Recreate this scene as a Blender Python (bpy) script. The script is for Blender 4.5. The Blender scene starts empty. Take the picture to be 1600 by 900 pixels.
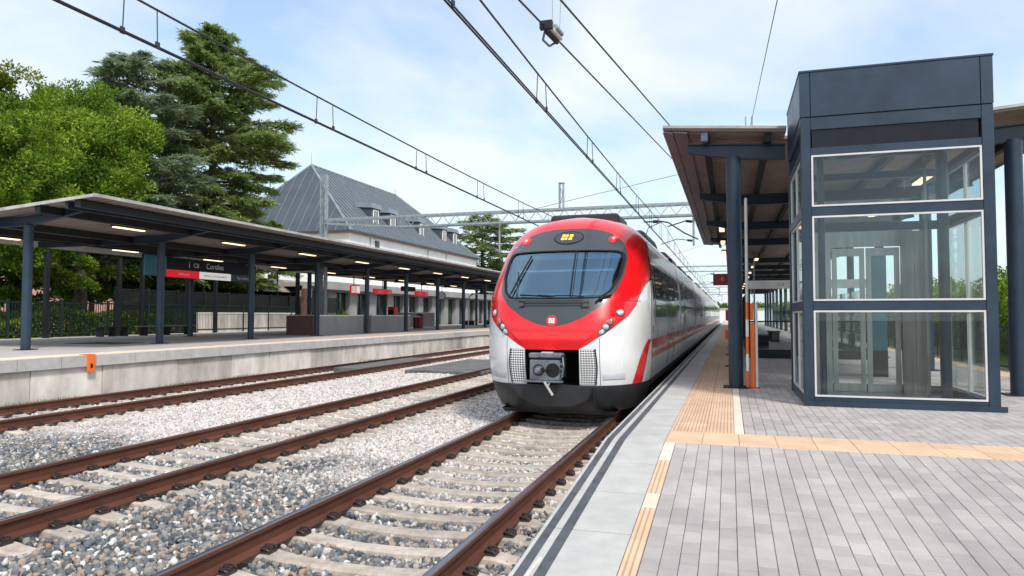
import bpy, bmesh, math, random
import numpy as np
from mathutils import Vector, Matrix, noise
random.seed(7); RNG = np.random.default_rng(7)
SC = bpy.context.scene
COL = SC.collection
R = math.radians
# ------------------------------------------------------------------ camera
CAMZ = 1.735
PITCH = math.atan(43/1100); YAW = math.atan(340/1100*math.cos(PITCH))
cd = bpy.data.cameras.new('camera'); cam = bpy.data.objects.new('camera', cd); COL.objects.link(cam)
cam.location = (0, 0, CAMZ); cam.rotation_euler = (math.pi/2 + PITCH, 0, YAW)
cd.sensor_width = 36; cd.lens = 36*1100/1600; cd.clip_start = .05; cd.clip_end = 4000
SC.camera = cam
# ------------------------------------------------------------------ sky, sun, exposure
SUN_EL, SUN_AZ = R(48), R(-42)        # azimuth: sun stands behind the camera, a little to the right
sun_dir = Vector((math.cos(SUN_EL)*math.sin(-SUN_AZ), -math.cos(SUN_EL)*math.cos(SUN_AZ), math.sin(SUN_EL)))
W = bpy.data.worlds.new('World'); SC.world = W; W.use_nodes = True
nt = W.node_tree; nt.nodes.clear()
def N(t, ty, **k):
    n = t.nodes.new(ty)
    for a, b in k.items(): setattr(n, a, b)
    return n
sky = N(nt, 'ShaderNodeTexSky', sky_type='NISHITA'); sky.sun_disc = False
sky.sun_elevation = SUN_EL; sky.sun_rotation = math.atan2(sun_dir.x, sun_dir.y); sky.dust_density = 1.5
tc = N(nt, 'ShaderNodeTexCoord'); sep = N(nt, 'ShaderNodeSeparateXYZ'); nt.links.new(tc.outputs['Generated'], sep.inputs[0])
zz = N(nt, 'ShaderNodeMath', operation='MAXIMUM'); nt.links.new(sep.outputs[2], zz.inputs[0]); zz.inputs[1].default_value = 0.0
za = N(nt, 'ShaderNodeMath', operation='ADD'); nt.links.new(zz.outputs[0], za.inputs[0]); za.inputs[1].default_value = .22
dx = N(nt, 'ShaderNodeMath', operation='DIVIDE'); dy = N(nt, 'ShaderNodeMath', operation='DIVIDE')
nt.links.new(sep.outputs[0], dx.inputs[0]); nt.links.new(za.outputs[0], dx.inputs[1])
nt.links.new(sep.outputs[1], dy.inputs[0]); nt.links.new(za.outputs[0], dy.inputs[1])
cmb = N(nt, 'ShaderNodeCombineXYZ'); nt.links.new(dx.outputs[0], cmb.inputs[0]); nt.links.new(dy.outputs[0], cmb.inputs[1])
nz = N(nt, 'ShaderNodeTexNoise'); nz.inputs['Scale'].default_value = 1.15; nz.inputs['Detail'].default_value = 7; nz.inputs['Roughness'].default_value = .52; nz.inputs['Distortion'].default_value = .35
nt.links.new(cmb.outputs[0], nz.inputs['Vector'])
cr = N(nt, 'ShaderNodeValToRGB'); cr.color_ramp.elements[0].position = .36; cr.color_ramp.elements[1].position = .58
cr.color_ramp.elements[0].color = (.28, .28, .28, 1); cr.color_ramp.elements[1].color = (.97, .97, .97, 1)
nt.links.new(nz.outputs['Fac'], cr.inputs[0])
tint = N(nt, 'ShaderNodeMix', data_type='RGBA', blend_type='MULTIPLY'); tint.inputs[0].default_value = 1
nt.links.new(sky.outputs[0], tint.inputs[6]); tint.inputs[7].default_value = (1.75, 2.1, 2.15, 1)
mx = N(nt, 'ShaderNodeMix', data_type='RGBA'); nt.links.new(cr.outputs[0], mx.inputs[0]); nt.links.new(tint.outputs[2], mx.inputs[6])
mx.inputs[7].default_value = (8.3, 8.9, 9.7, 1)
bg = N(nt, 'ShaderNodeBackground'); bg.inputs[1].default_value = .1; nt.links.new(mx.outputs[2], bg.inputs[0])
wo = N(nt, 'ShaderNodeOutputWorld'); nt.links.new(bg.outputs[0], wo.inputs[0])
sl = bpy.data.lights.new('sun', 'SUN'); so = bpy.data.objects.new('sun', sl); COL.objects.link(so)
sl.energy = 2.9; sl.angle = R(9); sl.color = (1, .96, .9)
so.rotation_euler = sun_dir.to_track_quat('Z', 'Y').to_euler()
SC.view_settings.view_transform = 'Standard'; SC.view_settings.look = 'None'; SC.view_settings.gamma = 1; SC.view_settings.exposure = 0.18
SC.render.engine = 'CYCLES'
SC.cycles.max_bounces = 8; SC.cycles.transparent_max_bounces = 16

# ------------------------------------------------------------------ materials
MATS = {}
def mat(name, col, rough=.6, metal=0, var=.12, vs=3.0, bump=0, bs=40, spec=.5, rnd=0, col2=None, f=None, coat=0, stretch=None, attr=None):
    """procedural surface: base colour broken by two scales of noise, optional relief and per-piece tone"""
    if name in MATS: return MATS[name]
    m = bpy.data.materials.new(name); m.use_nodes = True; t = m.node_tree; b = t.nodes['Principled BSDF']; L = t.links.new
    g = N(t, 'ShaderNodeNewGeometry'); src = g.outputs['Position']
    if stretch:
        mp = N(t, 'ShaderNodeMapping'); mp.inputs['Scale'].default_value = stretch; L(src, mp.inputs[0]); src = mp.outputs[0]
    n1 = N(t, 'ShaderNodeTexNoise'); n1.inputs['Scale'].default_value = vs; n1.inputs['Detail'].default_value = 6; n1.inputs['Roughness'].default_value = .65; L(src, n1.inputs['Vector'])
    r = N(t, 'ShaderNodeMapRange'); r.inputs[1].default_value = .3; r.inputs[2].default_value = .7; L(n1.outputs[0], r.inputs[0])
    c2 = col2 or tuple(min(1, c*(1+var*2)) for c in col); c1 = tuple(c*(1-var*1.5) for c in col) if not col2 else col
    mix = N(t, 'ShaderNodeMix', data_type='RGBA'); L(r.outputs[0], mix.inputs[0]); mix.inputs[6].default_value = (*c1, 1); mix.inputs[7].default_value = (*c2, 1)
    out = mix.outputs[2]
    if rnd or attr:
        if attr: rn = N(t, 'ShaderNodeAttribute', attribute_name=attr).outputs['Fac']
        else: rn = N(t, 'ShaderNodeObjectInfo').outputs['Random']
        rr = N(t, 'ShaderNodeMapRange'); rr.inputs[3].default_value = 1-rnd; rr.inputs[4].default_value = 1+rnd; L(rn, rr.inputs[0])
        hs = N(t, 'ShaderNodeVectorMath', operation='SCALE'); L(out, hs.inputs[0]); L(rr.outputs[0], hs.inputs['Scale']); out = hs.outputs[0]
    L(out, b.inputs['Base Color']); b.inputs['Roughness'].default_value = rough; b.inputs['Metallic'].default_value = metal; b.inputs['Specular IOR Level'].default_value = spec
    b.inputs['Coat Weight'].default_value = coat; b.inputs['Coat Roughness'].default_value = .06
    rv = N(t, 'ShaderNodeMapRange'); rv.inputs[3].default_value = max(0, rough-.08); rv.inputs[4].default_value = min(1, rough+.1); L(n1.outputs[0], rv.inputs[0]); L(rv.outputs[0], b.inputs['Roughness'])
    if bump:
        n2 = N(t, 'ShaderNodeTexNoise'); n2.inputs['Scale'].default_value = bs; n2.inputs['Detail'].default_value = 4; L(src, n2.inputs['Vector'])
        bp = N(t, 'ShaderNodeBump'); bp.inputs['Strength'].default_value = min(1, bump); bp.inputs['Distance'].default_value = .01; L(n2.outputs[0], bp.inputs['Height']); L(bp.outputs[0], b.inputs['Normal'])
    if f: f(t, b, g)
    MATS[name] = m; return m
def glass(name, tcol=(.75, .85, .85), refl=.12, gcol=(1, 1, 1), rough=.01, rmax=.6):
    m = bpy.data.materials.new(name); m.use_nodes = True; t = m.node_tree; t.nodes.clear(); L = t.links.new
    tr = N(t, 'ShaderNodeBsdfTransparent'); tr.inputs[0].default_value = (*tcol, 1)
    gl = N(t, 'ShaderNodeBsdfGlossy'); gl.inputs[0].default_value = (*gcol, 1); gl.inputs[1].default_value = rough
    fr = N(t, 'ShaderNodeLayerWeight'); fr.inputs[0].default_value = .35
    mr = N(t, 'ShaderNodeMapRange'); mr.inputs[3].default_value = refl; mr.inputs[4].default_value = rmax; L(fr.outputs['Fresnel'], mr.inputs[0])
    mi = N(t, 'ShaderNodeMixShader'); L(mr.outputs[0], mi.inputs[0]); L(tr.outputs[0], mi.inputs[1]); L(gl.outputs[0], mi.inputs[2])
    o = N(t, 'ShaderNodeOutputMaterial'); L(mi.outputs[0], o.inputs[0]); MATS[name] = m; return m
def emit(name, col, s):
    m = bpy.data.materials.new(name); m.use_nodes = True; t = m.node_tree; b = t.nodes['Principled BSDF']
    b.inputs['Base Color'].default_value = (*col, 1); b.inputs['Emission Color'].default_value = (*col, 1); b.inputs['Emission Strength'].default_value = s; MATS[name] = m; return m

STEEL = mat('slate_blue_painted_steel', (.017, .034, .058), .38, var=.2, vs=2, bump=.15, bs=8)
STEELD = mat('dark_steel', (.007, .009, .012), .55, var=.2)
ROOFU = mat('roof_sheet_underside', (.24, .20, .175), .55, var=.15, vs=2)
ROOFT = mat('roof_sheet_top', (.42, .40, .38), .5, var=.2, vs=1.5)
SOFFIT = mat('brown_soffit', (.16, .11, .10), .5, var=.15, vs=2)
WHITEP = mat('white_fascia', (.84, .79, .74), .5, var=.12)
CONC = mat('platform_concrete', (.44, .42, .40), .85, var=.16, vs=1.6, bump=.3, bs=60, rnd=.1)
CONCW = mat('stained_wall_concrete', (.40, .35, .305), .9, vs=1.6, bump=.4, bs=30, rnd=.24, col2=(.72, .67, .61), stretch=(1, 1, .45))
COPE = mat('coping_slab', (.47, .45, .425), .7, var=.08, vs=4, bump=.15, bs=120, rnd=.07)
PAVF = mat('platform_paving_far', (.31, .29, .28), .8, var=.12, vs=1.2, bump=.2, bs=50)
PAVB = mat('paving_bed', (.09, .08, .075), .9)
PAVE = mat('grey_paver', (.405, .36, .34), .8, var=.11, vs=1.9, bump=.25, bs=150, rnd=.11)
PAVEJ = mat('grey_paver_joined', (.405, .36, .34), .8, var=.11, vs=1.9, bump=.25, bs=150, rnd=.11, attr='tone')
def ribs(period, axis, diag=False):
    def f(t, b, g):
        L = t.links.new
        s = N(t, 'ShaderNodeSeparateXYZ'); L(g.outputs['Position'], s.inputs[0]); o = s.outputs[axis]
        def wave(o):
            m = N(t, 'ShaderNodeMath', operation='MULTIPLY'); L(o, m.inputs[0]); m.inputs[1].default_value = 2*math.pi/period
            w = N(t, 'ShaderNodeMath', operation='SINE'); L(m.outputs[0], w.inputs[0]); return w.outputs[0]
        h = wave(o)
        if diag:
            q = N(t, 'ShaderNodeMath', operation='MULTIPLY'); L(h, q.inputs[0]); L(wave(s.outputs[1-axis]), q.inputs[1]); h = q.outputs[0]
        bp = N(t, 'ShaderNodeBump'); bp.inputs['Strength'].default_value = .8; bp.inputs['Distance'].default_value = .006; L(h, bp.inputs['Height']); L(bp.outputs[0], b.inputs['Normal'])
    return f
TACT = mat('orange_tactile_tile', (.68, .45, .29), .75, var=.07, vs=4, rnd=.06, f=ribs(.035, 0))
TACD = mat('orange_studded_tile', (.72, .48, .31), .75, var=.07, vs=4, rnd=.06, f=ribs(.05, 0, True))
PALE = mat('pale_edge_tile', (.74, .62, .50), .75, var=.08, vs=5, rnd=.05)
RUBBER = mat('black_rubber_strip', (.075, .08, .09), .7, var=.25, vs=6, bump=.3, bs=200)
RUST = mat('rusty_rail', (.075, .022, .010), .62, vs=5, bump=.4, bs=60, col2=(.145, .052, .030), stretch=(1, .25, 1))
RTOP = mat('worn_rail_head', (.20, .20, .24), .28, metal=.8, var=.15, vs=8, stretch=(4, .3, 1))
SLEEP = mat('sleeper_concrete', (.33, .275, .22), .9, vs=7, bump=.5, bs=60, rnd=.14, col2=(.60, .52, .44))
CLIP = mat('rail_clip_iron', (.035, .025, .024), .6, var=.3, vs=30)
GALV = mat('galvanised_steel', (.30, .34, .36), .5, metal=.3, var=.15, vs=4)
WIRE = mat('dark_wire', (.03, .03, .035), .5)
WIREL = mat('pale_wire', (.35, .38, .4), .5)
WHITE = mat('white_train_paint', (.86, .86, .85), .24, var=.04, vs=2.5, coat=.6)
SILV = mat('light_grey_train_side', (.66, .66, .67), .28, var=.05, vs=1, coat=.4)
RED = mat('red_train_paint', (.84, .006, .010), .25, var=.05, vs=1, coat=.7)
MASK = mat('dark_grey_mask', (.055, .060, .066), .3, var=.06, vs=1, coat=.3)
BUMP = mat('charcoal_bumper', (.028, .029, .032), .42, var=.12, vs=2)
BLACK = mat('black_underframe', (.006, .006, .007), .8)
WIN = mat('dark_train_glass', (.012, .016, .02), .06, var=.1, spec=.8, coat=1)
GREYM = mat('coupler_grey', (.20, .22, .25), .4, metal=.5, var=.2, vs=10)
STAIN = mat('brushed_stainless', (.34, .335, .32), .3, metal=.9, var=.1, vs=2, stretch=(8, 8, .6))
TRIM = mat('aluminium_trim', (.66, .63, .61), .4, metal=.2, var=.05)
ORANGE = mat('orange_paint', (.85, .16, .02), .45, var=.08)
REDL = emit('emissive_red', (.75, .01, .03), .45); WHITEL = emit('emissive_white', (.8, .8, .78), .45)  # emission added to keep sign colours bright under the canopy
REDS = mat('red_sign', (.75, .01, .02), .4, var=.04)
NAVY = mat('navy_sign', (.008, .012, .02), .4, var=.1, spec=.2)
TEAL = mat('teal_panel', (.02, .17, .22), .3, var=.08)
WPRINT = mat('white_print', (.82, .82, .8), .5, var=.02)
GPRINT = mat('grey_print', (.3, .3, .32), .5)
WALLW = mat('white_render_wall', (.93, .90, .86), .85, var=.05, vs=.8)
WALLG = mat('grey_cladding_wall', (.33, .32, .31), .7, var=.08, vs=.9)
SLATE = mat('zinc_roof', (.062, .078, .093), .45, var=.12, vs=.6)
SEAM = mat('zinc_seam', (.21, .24, .27), .42, var=.1, vs=1)
ZDARK = mat('dark_zinc_dormer', (.06, .072, .088), .5, var=.12, vs=1)
FENCE = mat('dark_green_fence', (.012, .022, .02), .5)
WOOD = mat('weathered_wood', (.16, .12, .10), .7, var=.2, vs=10, stretch=(1, 8, 8))
BRICK = mat('red_brown_cladding', (.13, .065, .05), .7)
PINK = mat('pink_render_wall', (.72, .36, .30), .85, var=.06)
BARK = mat('tree_bark', (.075, .05, .038), .95, vs=3, bump=.8, bs=12, col2=(.15, .10, .075), stretch=(1, 1, .3))
GRASS = mat('grass_ground', (.05, .09, .025), .95, vs=.6, bump=.5, bs=20, col2=(.10, .15, .04))
GROUND = mat('far_ground', (.16, .14, .11), .95, vs=.3, bump=.4, bs=10, col2=(.26, .23, .19))
LIGHTM = emit('lamp_diffuser', (1, .76, .46), 1.7)
AMBER = emit('amber_leds', (1, .42, .03), 2.2)
LENS = mat('headlamp_lens', (.5, .53, .56), .08, var=.2, vs=20, coat=1)
REDLENS = mat('tail_lamp_lens', (.5, .10, .07), .1, var=.2, vs=20, coat=1)
GLASS = glass('lift_glass', (.925, .965, .96), .012, rmax=.5)
GLASSD = glass('dark_window_glass', (.10, .13, .14), .10)
WIND = glass('windscreen_glass', (.40, .58, .68), .07, (.42, .64, .82), rmax=.40)
GLASSB = mat('building_window_glass', (.02, .035, .03), .05, var=.3, vs=1, spec=.8)
TINT = mat('smoked_band_glass', (.008, .009, .013), .09, var=.2, spec=.35)

# ------------------------------------------------------------------ mesh building
class MB:
    def __init__(s): s.v = []; s.f = []; s.m = []
    def add(s, vs, fs, m=0):
        o = len(s.v); s.v += [tuple(p) for p in vs]; s.f += [tuple(i+o for i in f) for f in fs]; s.m += [m]*len(fs); return s
    def hexa(s, p, m=0): return s.add(p, [(0,3,2,1),(4,5,6,7),(0,1,5,4),(1,2,6,5),(2,3,7,6),(3,0,4,7)], m)
    def box(s, x0, x1, y0, y1, z0, z1, m=0):
        return s.hexa([(x0,y0,z0),(x1,y0,z0),(x1,y1,z0),(x0,y1,z0),(x0,y0,z1),(x1,y0,z1),(x1,y1,z1),(x0,y1,z1)], m)
    def tile(s, x0, x1, y0, y1, zf, h, c=.004, m=0):
        """slab with a chamfered top; zf(y) is its top height"""
        P = lambda x, y, d: (x, y, zf(y)-d)
        v = [P(x0,y0,h),P(x1,y0,h),P(x1,y1,h),P(x0,y1,h),P(x0,y0,c),P(x1,y0,c),P(x1,y1,c),P(x0,y1,c),P(x0+c,y0+c,0),P(x1-c,y0+c,0),P(x1-c,y1-c,0),P(x0+c,y1-c,0)]
        return s.add(v, [(0,1,5,4),(1,2,6,5),(2,3,7,6),(3,0,4,7),(4,5,9,8),(5,6,10,9),(6,7,11,10),(7,4,8,11),(8,9,10,11)], m)
    def cyl(s, a, b, r0, r1=None, n=12, m=0, cap=True):
        r1 = r0 if r1 is None else r1; a = Vector(a); b = Vector(b); d = (b-a).normalized()
        u = d.cross(Vector((0,0,1))) if abs(d.z) < .9 else d.cross(Vector((1,0,0))); u.normalize(); w = d.cross(u)
        vs = [tuple(q + (u*math.cos(2*math.pi*i/n) + w*math.sin(2*math.pi*i/n))*r) for q, r in ((a, r0), (b, r1)) for i in range(n)]
        fs = [(i, (i+1) % n, n+(i+1) % n, n+i) for i in range(n)]
        if cap: fs += [tuple(range(n))[::-1], tuple(range(n, 2*n))]
        return s.add(vs, fs, m)
    def tube(s, pts, r, n=6, m=0):
        for a, b in zip(pts[:-1], pts[1:]): s.cyl(a, b, r if not callable(r) else r(a), None, n, m)
        return s
    def bar(s, a, b, w, h=None, m=0):
        a = Vector(a); b = Vector(b); h = h or w; d = (b-a).normalized()
        u = d.cross(Vector((0,0,1))) if abs(d.z) < .98 else Vector((1,0,0)); u.normalize(); k = u.cross(d)
        u = u*w/2; k = k*h/2
        return s.hexa([a-u-k, a+u-k, b+u-k, b-u-k, a-u+k, a+u+k, b+u+k, b-u+k], m)
    def prism(s, prof, a, b, axis='y', m=0):
        """2-D profile swept straight along an axis"""
        n = len(prof); mk = {'y': lambda p, t: (p[0], t, p[1]), 'x': lambda p, t: (t, p[0], p[1]), 'z': lambda p, t: (p[0], p[1], t)}[axis]
        vs = [mk(p, a) for p in prof] + [mk(p, b) for p in prof]
        return s.add(vs, [(i, (i+1) % n, n+(i+1) % n, n+i) for i in range(n)] + [tuple(range(n))[::-1], tuple(range(n, 2*n))], m)
    def grid(s, rows, closed=False, m=0):
        nr = len(rows); nc = len(rows[0]); fs = []
        for i in range(nr-1):
            for j in range(nc if closed else nc-1): fs.append((i*nc+j, i*nc+(j+1) % nc, (i+1)*nc+(j+1) % nc, (i+1)*nc+j))
        return s.add([p for r in rows for p in r], fs, m)
    def mesh(s, name, mats, smooth=False, fix=True, bevel=0):
        me = bpy.data.meshes.new(name); me.from_pydata(s.v, [], s.f)
        for q in (mats if isinstance(mats, (list, tuple)) else [mats]): me.materials.append(q)
        me.polygons.foreach_set('material_index', s.m)
        if fix or bevel:
            bm = bmesh.new(); bm.from_mesh(me)
            if smooth: bmesh.ops.remove_doubles(bm, verts=bm.verts, dist=1e-5)
            if bevel: bmesh.ops.bevel(bm, geom=[e for e in bm.edges if len(e.link_faces) == 2 and e.calc_face_angle(0) > .6], offset=bevel, segments=1, affect='EDGES', clamp_overlap=True)
            bmesh.ops.recalc_face_normals(bm, faces=bm.faces); bm.to_mesh(me); bm.free()
        if smooth:
            me.polygons.foreach_set('use_smooth', [True]*len(me.polygons))
            try: me.set_sharp_from_angle(angle=R(35 if smooth is True else smooth))
            except Exception: pass
        me.update(); return me
WL = {}
def link(name, data, parent=None, loc=(0, 0, 0)):
    o = bpy.data.objects.new(name, data); COL.objects.link(o); o.location = loc; WL[o.name] = Vector(loc)
    if parent: o.parent = parent; o.matrix_parent_inverse = Matrix.Translation(-WL[parent.name])
    return o
def tag(o, label=None, cat=None, group=None, kind=None):
    for k, v in (('label', label), ('category', cat), ('group', group), ('kind', kind)):
        if v: o[k] = v
    return o
def thing(name, label, cat, loc=(0, 0, 0), group=None): return tag(link(name, None, None, loc), label, cat, group)
def part(name, mb, m, parent, smooth=False, bevel=0, label=None, kind=None):
    return tag(link(name, mb.mesh(name, m, smooth, bevel=bevel), parent), label=label, kind=kind)
def inst(name, me, parent, loc): return link(name, me, parent, loc)
def copy_tree(o, parent=None):
    c = o.copy(); COL.objects.link(c); WL[c.name] = WL[o.name].copy()
    if parent: c.parent = parent
    for ch in o.children: copy_tree(ch, c)
    return c
def copy_thing(o, loc, label):
    c = copy_tree(o); c.location = loc; WL[c.name] = Vector(loc); c['label'] = label; return c
def text(name, body, parent, loc, size, m, rot=(math.pi/2, 0, 0), ext=.002, sx=1.0, align='CENTER'):
    cu = bpy.data.curves.new(name, 'FONT'); cu.body = body; cu.size = size; cu.extrude = ext; cu.align_x = align; cu.align_y = 'CENTER'; cu.materials.append(m)
    tmp = bpy.data.objects.new('tmp', cu); COL.objects.link(tmp); me = bpy.data.meshes.new_from_object(tmp); bpy.data.objects.remove(tmp); bpy.data.curves.remove(cu)
    if not me.materials: me.materials.append(m)
    o = link(name, me, parent, loc); o.rotation_euler = rot; o.scale = (sx, 1, 1); return o
def proj(x, y, z):
    q = cam.matrix_basis.inverted() @ Vector((x, y, z)) if False else CINV @ Vector((x, y, z))
    if q.z > -.1: return (9999, 9999, 1)
    return (800 + 1100*q.x/-q.z, 450 - 1100*q.y/-q.z, -q.z)
CINV = (Matrix.Translation(cam.location) @ cam.rotation_euler.to_matrix().to_4x4()).inverted()

# ------------------------------------------------------------------ ground
PZ = .565; RY = 6.70; RS = .072
def zt(y): return PZ - RS*max(0, RY-y)
g = MB().add([(-600, -300, -.42), (600, -300, -.42), (600, 1500, -.42), (-600, 1500, -.42)], [(0, 1, 2, 3)])
tag(link('ground', g.mesh('ground', GROUND)), kind='structure')
gb = MB(); ys = [-12 + i*.5 for i in range(0, 130)] + [55 + i*5 for i in range(0, 30)]
xs = [-15.02 + i*.35 for i in range(0, 41)]
def bz(x, y):
    z = -.255
    for ax in (-9.4,): z += .07*math.exp(-((x-ax)/1.3)**2)
    return z + .02*noise.noise(Vector((x*.9, y*.5, 0)))
gb.grid([[(x, y, bz(x, y)) for x in xs] for y in ys])
BALB = mat('ballast_bed', (.20, .19, .185), .95, vs=18, bump=1, bs=26, col2=(.58, .54, .51))
gb.m = [1 if gb.v[f[0]][1] < 46 else 0 for f in gb.f]  # near bed coloured dark: painted shade in the gaps between stones
tag(link('ballast_ground', gb.mesh('ballast_ground', [BALB, mat('ballast_gap_shade', (.07, .065, .06), .95, vs=18, bump=1, bs=26, col2=(.17, .155, .14))], smooth=True)), kind='structure')
lawn = MB().grid([[(x, y, .50 + .05*noise.noise(Vector((x*.3, y*.3, 2)))) for x in np.linspace(-90, -28.9, 30)] for y in np.linspace(-5, 160, 50)])
tag(link('lawn_ground', lawn.mesh('lawn_ground', GRASS, smooth=True)), kind='structure')
lw2 = MB().grid([[(x, y, -.38 + .4*min(1, (x-11)/4)) for x in np.linspace(11, 60, 12)] for y in np.linspace(-5, 160, 20)])
tag(link('verge_ground', lw2.mesh('verge_ground', GRASS, smooth=True)), kind='structure')

# ------------------------------------------------------------------ loose ballast stones (geometry nodes over a point cloud)
STONE = bpy.data.materials.new('ballast_stone'); STONE.use_nodes = True
t = STONE.node_tree; L = t.links.new; b = t.nodes['Principled BSDF']; b.inputs['Roughness'].default_value = .75
oi = N(t, 'ShaderNodeObjectInfo'); s3 = N(t, 'ShaderNodeSeparateXYZ'); L(oi.outputs['Location'], s3.inputs[0])
nn = N(t, 'ShaderNodeTexNoise'); nn.inputs['Scale'].default_value = .7; nn.inputs['Detail'].default_value = 4; L(oi.outputs['Location'], nn.inputs['Vector'])
def ramp(cols):
    c = N(t, 'ShaderNodeValToRGB'); c.color_ramp.interpolation = 'CONSTANT'; e = c.color_ramp.elements
    while len(e) > 1: e.remove(e[0])
    e[0].position = 0; e[0].color = (*cols[0][1], 1)
    for p, q in cols[1:]: k = e.new(p); k.color = (*q, 1)
    L(oi.outputs['Random'], c.inputs[0]); return c.outputs[0]
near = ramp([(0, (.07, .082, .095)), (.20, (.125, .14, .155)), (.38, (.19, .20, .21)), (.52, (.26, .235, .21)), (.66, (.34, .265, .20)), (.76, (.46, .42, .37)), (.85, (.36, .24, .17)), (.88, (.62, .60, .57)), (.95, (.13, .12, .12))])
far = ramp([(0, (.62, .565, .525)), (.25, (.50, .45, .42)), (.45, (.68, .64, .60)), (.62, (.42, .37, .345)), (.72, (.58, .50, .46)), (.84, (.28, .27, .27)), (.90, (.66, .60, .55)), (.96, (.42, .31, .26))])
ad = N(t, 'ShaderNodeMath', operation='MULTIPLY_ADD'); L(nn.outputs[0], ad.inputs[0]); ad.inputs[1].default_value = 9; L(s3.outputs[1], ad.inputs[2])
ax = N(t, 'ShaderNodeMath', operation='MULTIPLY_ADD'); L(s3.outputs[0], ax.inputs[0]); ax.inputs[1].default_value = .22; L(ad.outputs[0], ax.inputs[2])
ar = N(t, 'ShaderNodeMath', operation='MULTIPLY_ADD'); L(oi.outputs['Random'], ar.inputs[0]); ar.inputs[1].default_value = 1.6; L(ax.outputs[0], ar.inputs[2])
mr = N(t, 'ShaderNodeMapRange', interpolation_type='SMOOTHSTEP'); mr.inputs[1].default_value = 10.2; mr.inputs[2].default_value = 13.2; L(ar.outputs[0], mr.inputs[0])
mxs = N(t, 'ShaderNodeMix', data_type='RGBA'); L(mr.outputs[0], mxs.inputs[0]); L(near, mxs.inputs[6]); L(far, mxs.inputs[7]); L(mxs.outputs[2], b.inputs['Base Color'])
def stones(label, pts, sizes):
    n = len(pts); me = bpy.data.meshes.new('gravel'); me.vertices.add(n); me.vertices.foreach_set('co', np.asarray(pts, np.float32).ravel())
    a = me.attributes.new('rot', 'FLOAT_VECTOR', 'POINT'); a.data.foreach_set('vector', (RNG.random((n, 3))*6.283).astype(np.float32).ravel())
    a = me.attributes.new('scl', 'FLOAT_VECTOR', 'POINT'); a.data.foreach_set('vector', (sizes[:, None]*RNG.uniform([.75, .6, .45], [1.3, 1.05, .85], (n, 3))).astype(np.float32).ravel())
    a = me.attributes.new('pick', 'INT', 'POINT'); a.data.foreach_set('value', RNG.integers(0, 3, n).astype(np.int32))
    o = tag(link('gravel', me), label, 'gravel', kind='stuff')
    ng = bpy.data.node_groups.new('scatter', 'GeometryNodeTree')
    ng.interface.new_socket('Geometry', in_out='INPUT', socket_type='NodeSocketGeometry'); ng.interface.new_socket('Geometry', in_out='OUTPUT', socket_type='NodeSocketGeometry')
    I = N(ng, 'NodeGroupInput'); O = N(ng, 'NodeGroupOutput'); l = ng.links.new
    ip = N(ng, 'GeometryNodeInstanceOnPoints'); gi = N(ng, 'GeometryNodeGeometryToInstance')
    for k in range(3):
        ic = N(ng, 'GeometryNodeMeshIcoSphere'); ic.inputs['Radius'].default_value = .5; ic.inputs['Subdivisions'].default_value = 2
        no = N(ng, 'ShaderNodeTexNoise', noise_dimensions='4D'); no.inputs['Scale'].default_value = 2.2; no.inputs['W'].default_value = k*7.3
        sb = N(ng, 'ShaderNodeVectorMath', operation='SUBTRACT'); l(no.outputs['Color'], sb.inputs[0]); sb.inputs[1].default_value = (.5, .5, .5)
        sc = N(ng, 'ShaderNodeVectorMath', operation='SCALE'); l(sb.outputs[0], sc.inputs[0]); sc.inputs['Scale'].default_value = .9
        sp = N(ng, 'GeometryNodeSetPosition'); l(ic.outputs[0], sp.inputs[0]); l(sc.outputs[0], sp.inputs['Offset'])
        sm = N(ng, 'GeometryNodeSetShadeSmooth'); l(sp.outputs[0], sm.inputs[0]); mt = N(ng, 'GeometryNodeSetMaterial'); mt.inputs['Material'].default_value = STONE
        sm.inputs['Shade Smooth'].default_value = True
        l(sm.outputs[0], mt.inputs[0]); l(mt.outputs[0], gi.inputs[0])
    def at(nm, ty):
        q = N(ng, 'GeometryNodeInputNamedAttribute', data_type=ty); q.inputs['Name'].default_value = nm; return q.outputs['Attribute']
    l(I.outputs[0], ip.inputs['Points']); l(gi.outputs[0], ip.inputs['Instance']); ip.inputs['Pick Instance'].default_value = True
    l(at('pick', 'INT'), ip.inputs['Instance Index']); l(at('rot', 'FLOAT_VECTOR'), ip.inputs['Rotation']); l(at('scl', 'FLOAT_VECTOR'), ip.inputs['Scale'])
    l(ip.outputs[0], O.inputs[0]); md = o.modifiers.new('scatter', 'NODES'); md.node_group = ng
TRK = (-2.82, -6.80, -12.42); SLP = .488; SY0 = .05
def scatter(x0, x1, y0, y1, cell, size, dz=0):
    X, Y = np.meshgrid(np.arange(x0, x1, cell), np.arange(y0, y1, cell)); X = X.ravel(); Y = Y.ravel()
    X = X + RNG.uniform(-.5, .5, X.size)*cell; Y = Y + RNG.uniform(-.5, .5, X.size)*cell
    c, s = math.cos(YAW), math.sin(YAW); den = -X*s + Y*c; px = 800 + 1100*(X*c + Y*s)/np.maximum(den, .1)
    ok = (den > .8) & (px > -260) & (px < 1500)
    for a in TRK:
        sy = (Y-SY0) % SLP; sy = np.minimum(sy, SLP-sy)
        dxx = np.abs(X-a)
        ok &= ~((dxx < 1.12+RNG.uniform(-.05, .10, X.size)) & (sy < .085))            # keep the sleepers clear
        ok &= ~(np.abs(dxx-.87) < .075)
    ok &= ~((np.abs(X+9.0) < 1.45) & (Y > 21.2) & (Y < 27.6)) & (X > -14.95)
    X = X[ok]; Y = Y[ok]; Z = np.array([bz(x, y) for x, y in zip(X, Y)]) + RNG.uniform(-.004, .02, X.size) + dz
    for a in TRK[:2]: Z -= .03*np.exp(-((X-a)/.45)**4)
    return np.stack([X, Y, Z], 1), size*RNG.uniform(.6, 1.35, X.size)
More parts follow.
